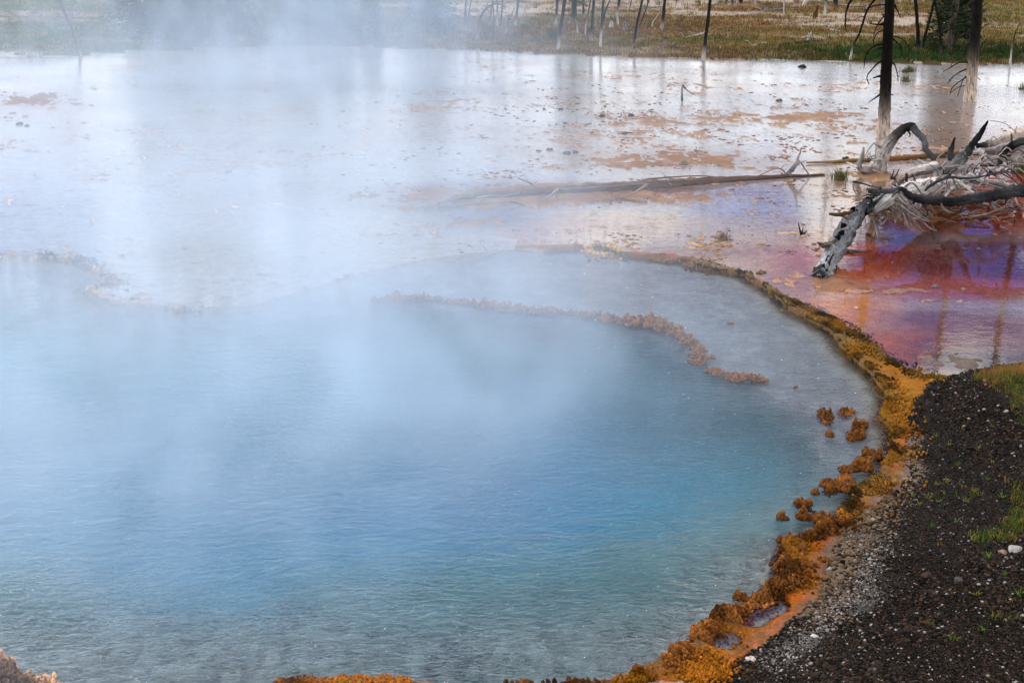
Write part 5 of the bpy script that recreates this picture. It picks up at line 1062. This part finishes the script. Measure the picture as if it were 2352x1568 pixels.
bush(*Z2(1005,330), .22, .20, 'small green bush beside the crossing pair of snags'); bush(*Z3(1640,430), .30, .22, 'low dark green shrub at the foot of the dark green pine', (.02,.04,.008)); bush(*Z3(1730,445), .25, .25, 'low shrub right at the feet of the dark pine', (.02,.035,.008))
def pine(px_, py_, H, Rr, lab, colr=(.022,.038,.012), z0=.15, dens=1.0, group=None, lean=0):
    g_ = G(px_, py_); g_.z = zt(g_); root = empty('pine_tree', g_, lab, 'tree', group); S = g_.length
    part('trunk', tube([g_+Vector((0, 0, -.1)), g_, g_+Vector((lean*H*.5, 0, H*.5)), g_+Vector((lean*H, 0, H))], [.09, .085, .055, .01], [(.09,.07,.055)]*4, 9, .1, step=20), root)
    nb = int(95*dens*H/5); V, C = [], []
    for k_ in range(nb):
        f_ = (k_+random.random())/nb; z = H*(z0+(1-z0)*f_); l = Rr*(1-f_)**.7*random.uniform(.45, 1.1)+.06; a = k_*2.4+random.uniform(-.5, .5)
        m = int(60+130*l); t = rng.random(m)**.7; cx = math.cos(a)*l*t+lean*z; cy_ = math.sin(a)*l*t; cz = z-l*.35*t*t+l*.10*t
        q = np.c_[cx, cy_, cz]+rng.normal(0, 1, (m, 3))*np.array([.05, .05, .04])*(1+l*.7)
        d = np.c_[rng.normal(0, 1, m)+math.cos(a), rng.normal(0, 1, m)+math.sin(a), rng.normal(0, .6, m)]; d /= np.linalg.norm(d, axis=1)[:, None]; e = np.cross(d, rng.normal(0, 1, (m, 3))); e /= np.linalg.norm(e, axis=1)[:, None]
        s = rng.uniform(.035, .08, m)[:, None]; V.append(np.stack([q-e*s*.35, q+e*s*.35, q+d*s*1.5], 1)); C.append(np.array(colr)*(.4+1.2*rng.random(m))[:, None]*(1-.0*t)[:, None])
        if k_ % 3 == 0: part('branch', tube([g_+Vector((lean*z, 0, z)), g_+Vector((math.cos(a)*l*.9+lean*z, math.sin(a)*l*.9, z-l*.2))], [.012, .004], (.06,.05,.04), 4, .15, step=4), root)
    V = np.vstack(V).reshape(-1, 3); Fc = np.arange(len(V)).reshape(-1, 3); C = np.repeat(np.vstack(C), 3, axis=0)
    o = bpy.data.objects.new('crown', mesh_np('crown', V, Fc, M_plant, C, smooth=False)); link(o, root)
pine(*Z3(1795,400), 5.5, .75, 'dark green living pine between the two charred pines, nearer trunk', (.020,.036,.009), .045, 1.3)
pine(*Z3(1745,445), 5.0, .5, 'sparse leaning pine left of the dark green living pine', (.016,.028,.008), .09, .6, lean=.08)
pine(*Z2(1168,175), 4.5, .5, 'small living pine with ochre green needles in the middle meadow', (.07,.085,.015), .10, .6)
GP = 'living pines behind the steam'
for a, b, H, r_, lab in ((345,100,6,.9,'misty pine, leftmost in the steam'), (405,95,7,1.1,'tall misty pine, second from the left in the steam'), (470,104,6.5,1.1,'broad misty pine, third from the left in the steam'), (530,98,6.5,.95,'misty pine, fourth from the left in the steam'),
                         (665,88,6.5,.8,'misty pine right of the gap in the steam'), (735,98,1.3,.45,'young misty pine low down right of the gap'), (780,98,2.0,.5,'middling misty pine beside the young one'), (850,100,1.2,.4,'young misty pine, rightmost but one in the steam'), (985,85,5.5,.75,'misty pine at the right border of the steam')):
    pine(a, b, H, r_, lab, (.022,.036,.014), .03, 1.2, GP)

# ---------------------------------------------------------------- steam over the pool
def steam():
    puffs = [((780,790,10.5),(1.9,2.4,1.1),.18), ((1040,860,10.3),(1.3,1.5,.6),.10), ((480,560,15),(4.0,3.5,1.1),.13), ((200,900,9.5),(2.2,2.2,1.0),.22), ((640,40,27),(4.2,1.6,3.2),.34), ((850,60,27.5),(2.2,1.3,2.2),.30), ((380,250,20),(6,5,1.3),.09),
             ((60,1400,7.0),(1.2,1.4,.9),.17), ((1130,700,12.3),(1.9,1.2,.38),.17), ((1030,1010,9.4),(1.2,1.3,.5),.16), ((0,700,12),(3.5,3,.9),.09), ((700,1130,8.2),(1.5,1.3,.5),.09), ((80,70,28),(5,2,2.0),.085), ((1350,800,11.5),(1.2,1.2,.4),.10),
             ((650,420,18),(3.0,3.0,1.0),.11), ((950,590,14.2),(2.2,1.6,.5),.07)]
    x0, x1, y0, y1, z0, z1 = -14.0, 4.5, 5.5, 31.0, -.02, 6.5
    g = bpy.data.node_groups.new('steam', 'GeometryNodeTree')
    g.interface.new_socket('Geometry', in_out='INPUT', socket_type='NodeSocketGeometry'); g.interface.new_socket('Geometry', in_out='OUTPUT', socket_type='NodeSocketGeometry')
    go = N(g, 'NodeGroupOutput'); pos = N(g, 'GeometryNodeInputPosition').outputs[0]
    def nz(scale, det, vec):
        n_ = N(g, 'ShaderNodeTexNoise'); n_.inputs['Scale'].default_value = scale; n_.inputs['Detail'].default_value = det; n_.inputs['Roughness'].default_value = .55; L(g, vec, n_.inputs['Vector']); return n_
    wob = nz(.45, 3, pos); sb = N(g, 'ShaderNodeVectorMath', operation='SUBTRACT'); L(g, wob.outputs['Color'], sb.inputs[0]); sb.inputs[1].default_value = (.5, .5, .5)
    ml = N(g, 'ShaderNodeVectorMath', operation='MULTIPLY'); L(g, sb.outputs[0], ml.inputs[0]); ml.inputs[1].default_value = (1.6, 1.6, 1.2)
    ad = N(g, 'ShaderNodeVectorMath', operation='ADD'); L(g, pos, ad.inputs[0]); L(g, ml.outputs[0], ad.inputs[1]); wp = ad.outputs[0]
    tot = None
    for (a, b, y), r_, dn in puffs:
        c = R(a, b, y)
        s1 = N(g, 'ShaderNodeVectorMath', operation='SUBTRACT'); L(g, wp, s1.inputs[0]); s1.inputs[1].default_value = c
        s2 = N(g, 'ShaderNodeVectorMath', operation='DIVIDE'); L(g, s1.outputs[0], s2.inputs[0]); s2.inputs[1].default_value = r_
        dt = N(g, 'ShaderNodeVectorMath', operation='DOT_PRODUCT'); L(g, s2.outputs[0], dt.inputs[0]); L(g, s2.outputs[0], dt.inputs[1])
        ex = math_(g, 'EXPONENT', math_(g, 'MULTIPLY', dt.outputs['Value'], -1.0)); ex = math_(g, 'MULTIPLY', ex, dn)
        tot = ex if tot is None else math_(g, 'ADD', tot, ex)
    st_ = N(g, 'ShaderNodeVectorMath', operation='MULTIPLY'); L(g, wp, st_.inputs[0]); st_.inputs[1].default_value = (1, 1, .7)
    n2 = nz(1.35, 7, st_.outputs[0]); n2.inputs['Distortion'].default_value = .7; mr = N(g, 'ShaderNodeMapRange'); L(g, n2.outputs[0], mr.inputs[0]); mr.inputs[1].default_value = .36; mr.inputs[2].default_value = .66; mr.inputs[3].default_value = .04; mr.inputs[4].default_value = 2.4
    den = math_(g, 'MULTIPLY', tot, mr.outputs[0]); den = math_(g, 'MAXIMUM', math_(g, 'SUBTRACT', den, .012), 0.0)
    # fades out towards the sides of the domain and stops at the water
    vc = N(g, 'GeometryNodeVolumeCube'); L(g, den, vc.inputs['Density'])
    vc.inputs['Min'].default_value = (x0, y0, z0); vc.inputs['Max'].default_value = (x1, y1, z1)
    vc.inputs['Resolution X'].default_value = 190; vc.inputs['Resolution Y'].default_value = 240; vc.inputs['Resolution Z'].default_value = 72
    m, t, o_ = newmat('steam'); pv = N(t, 'ShaderNodeVolumePrincipled'); pv.inputs['Color'].default_value = (.66, .79, .95, 1); pv.inputs['Density'].default_value = 0.60; pv.inputs['Anisotropy'].default_value = .0
    L(t, pv.outputs[0], o_.inputs['Volume'])
    sm = N(g, 'GeometryNodeSetMaterial'); sm.inputs['Material'].default_value = m; L(g, vc.outputs[0], sm.inputs['Geometry']); L(g, sm.outputs[0], go.inputs[0])
    me = bpy.data.meshes.new('steam'); me.from_pydata([(x0, y0, z0)], [], []); me.materials.append(m)
    o = link(bpy.data.objects.new('steam', me)); md = o.modifiers.new('steam', 'NODES'); md.node_group = g
    tag(o, 'white steam drifting over the hot pool towards the left', 'steam', kind='stuff')
steam()
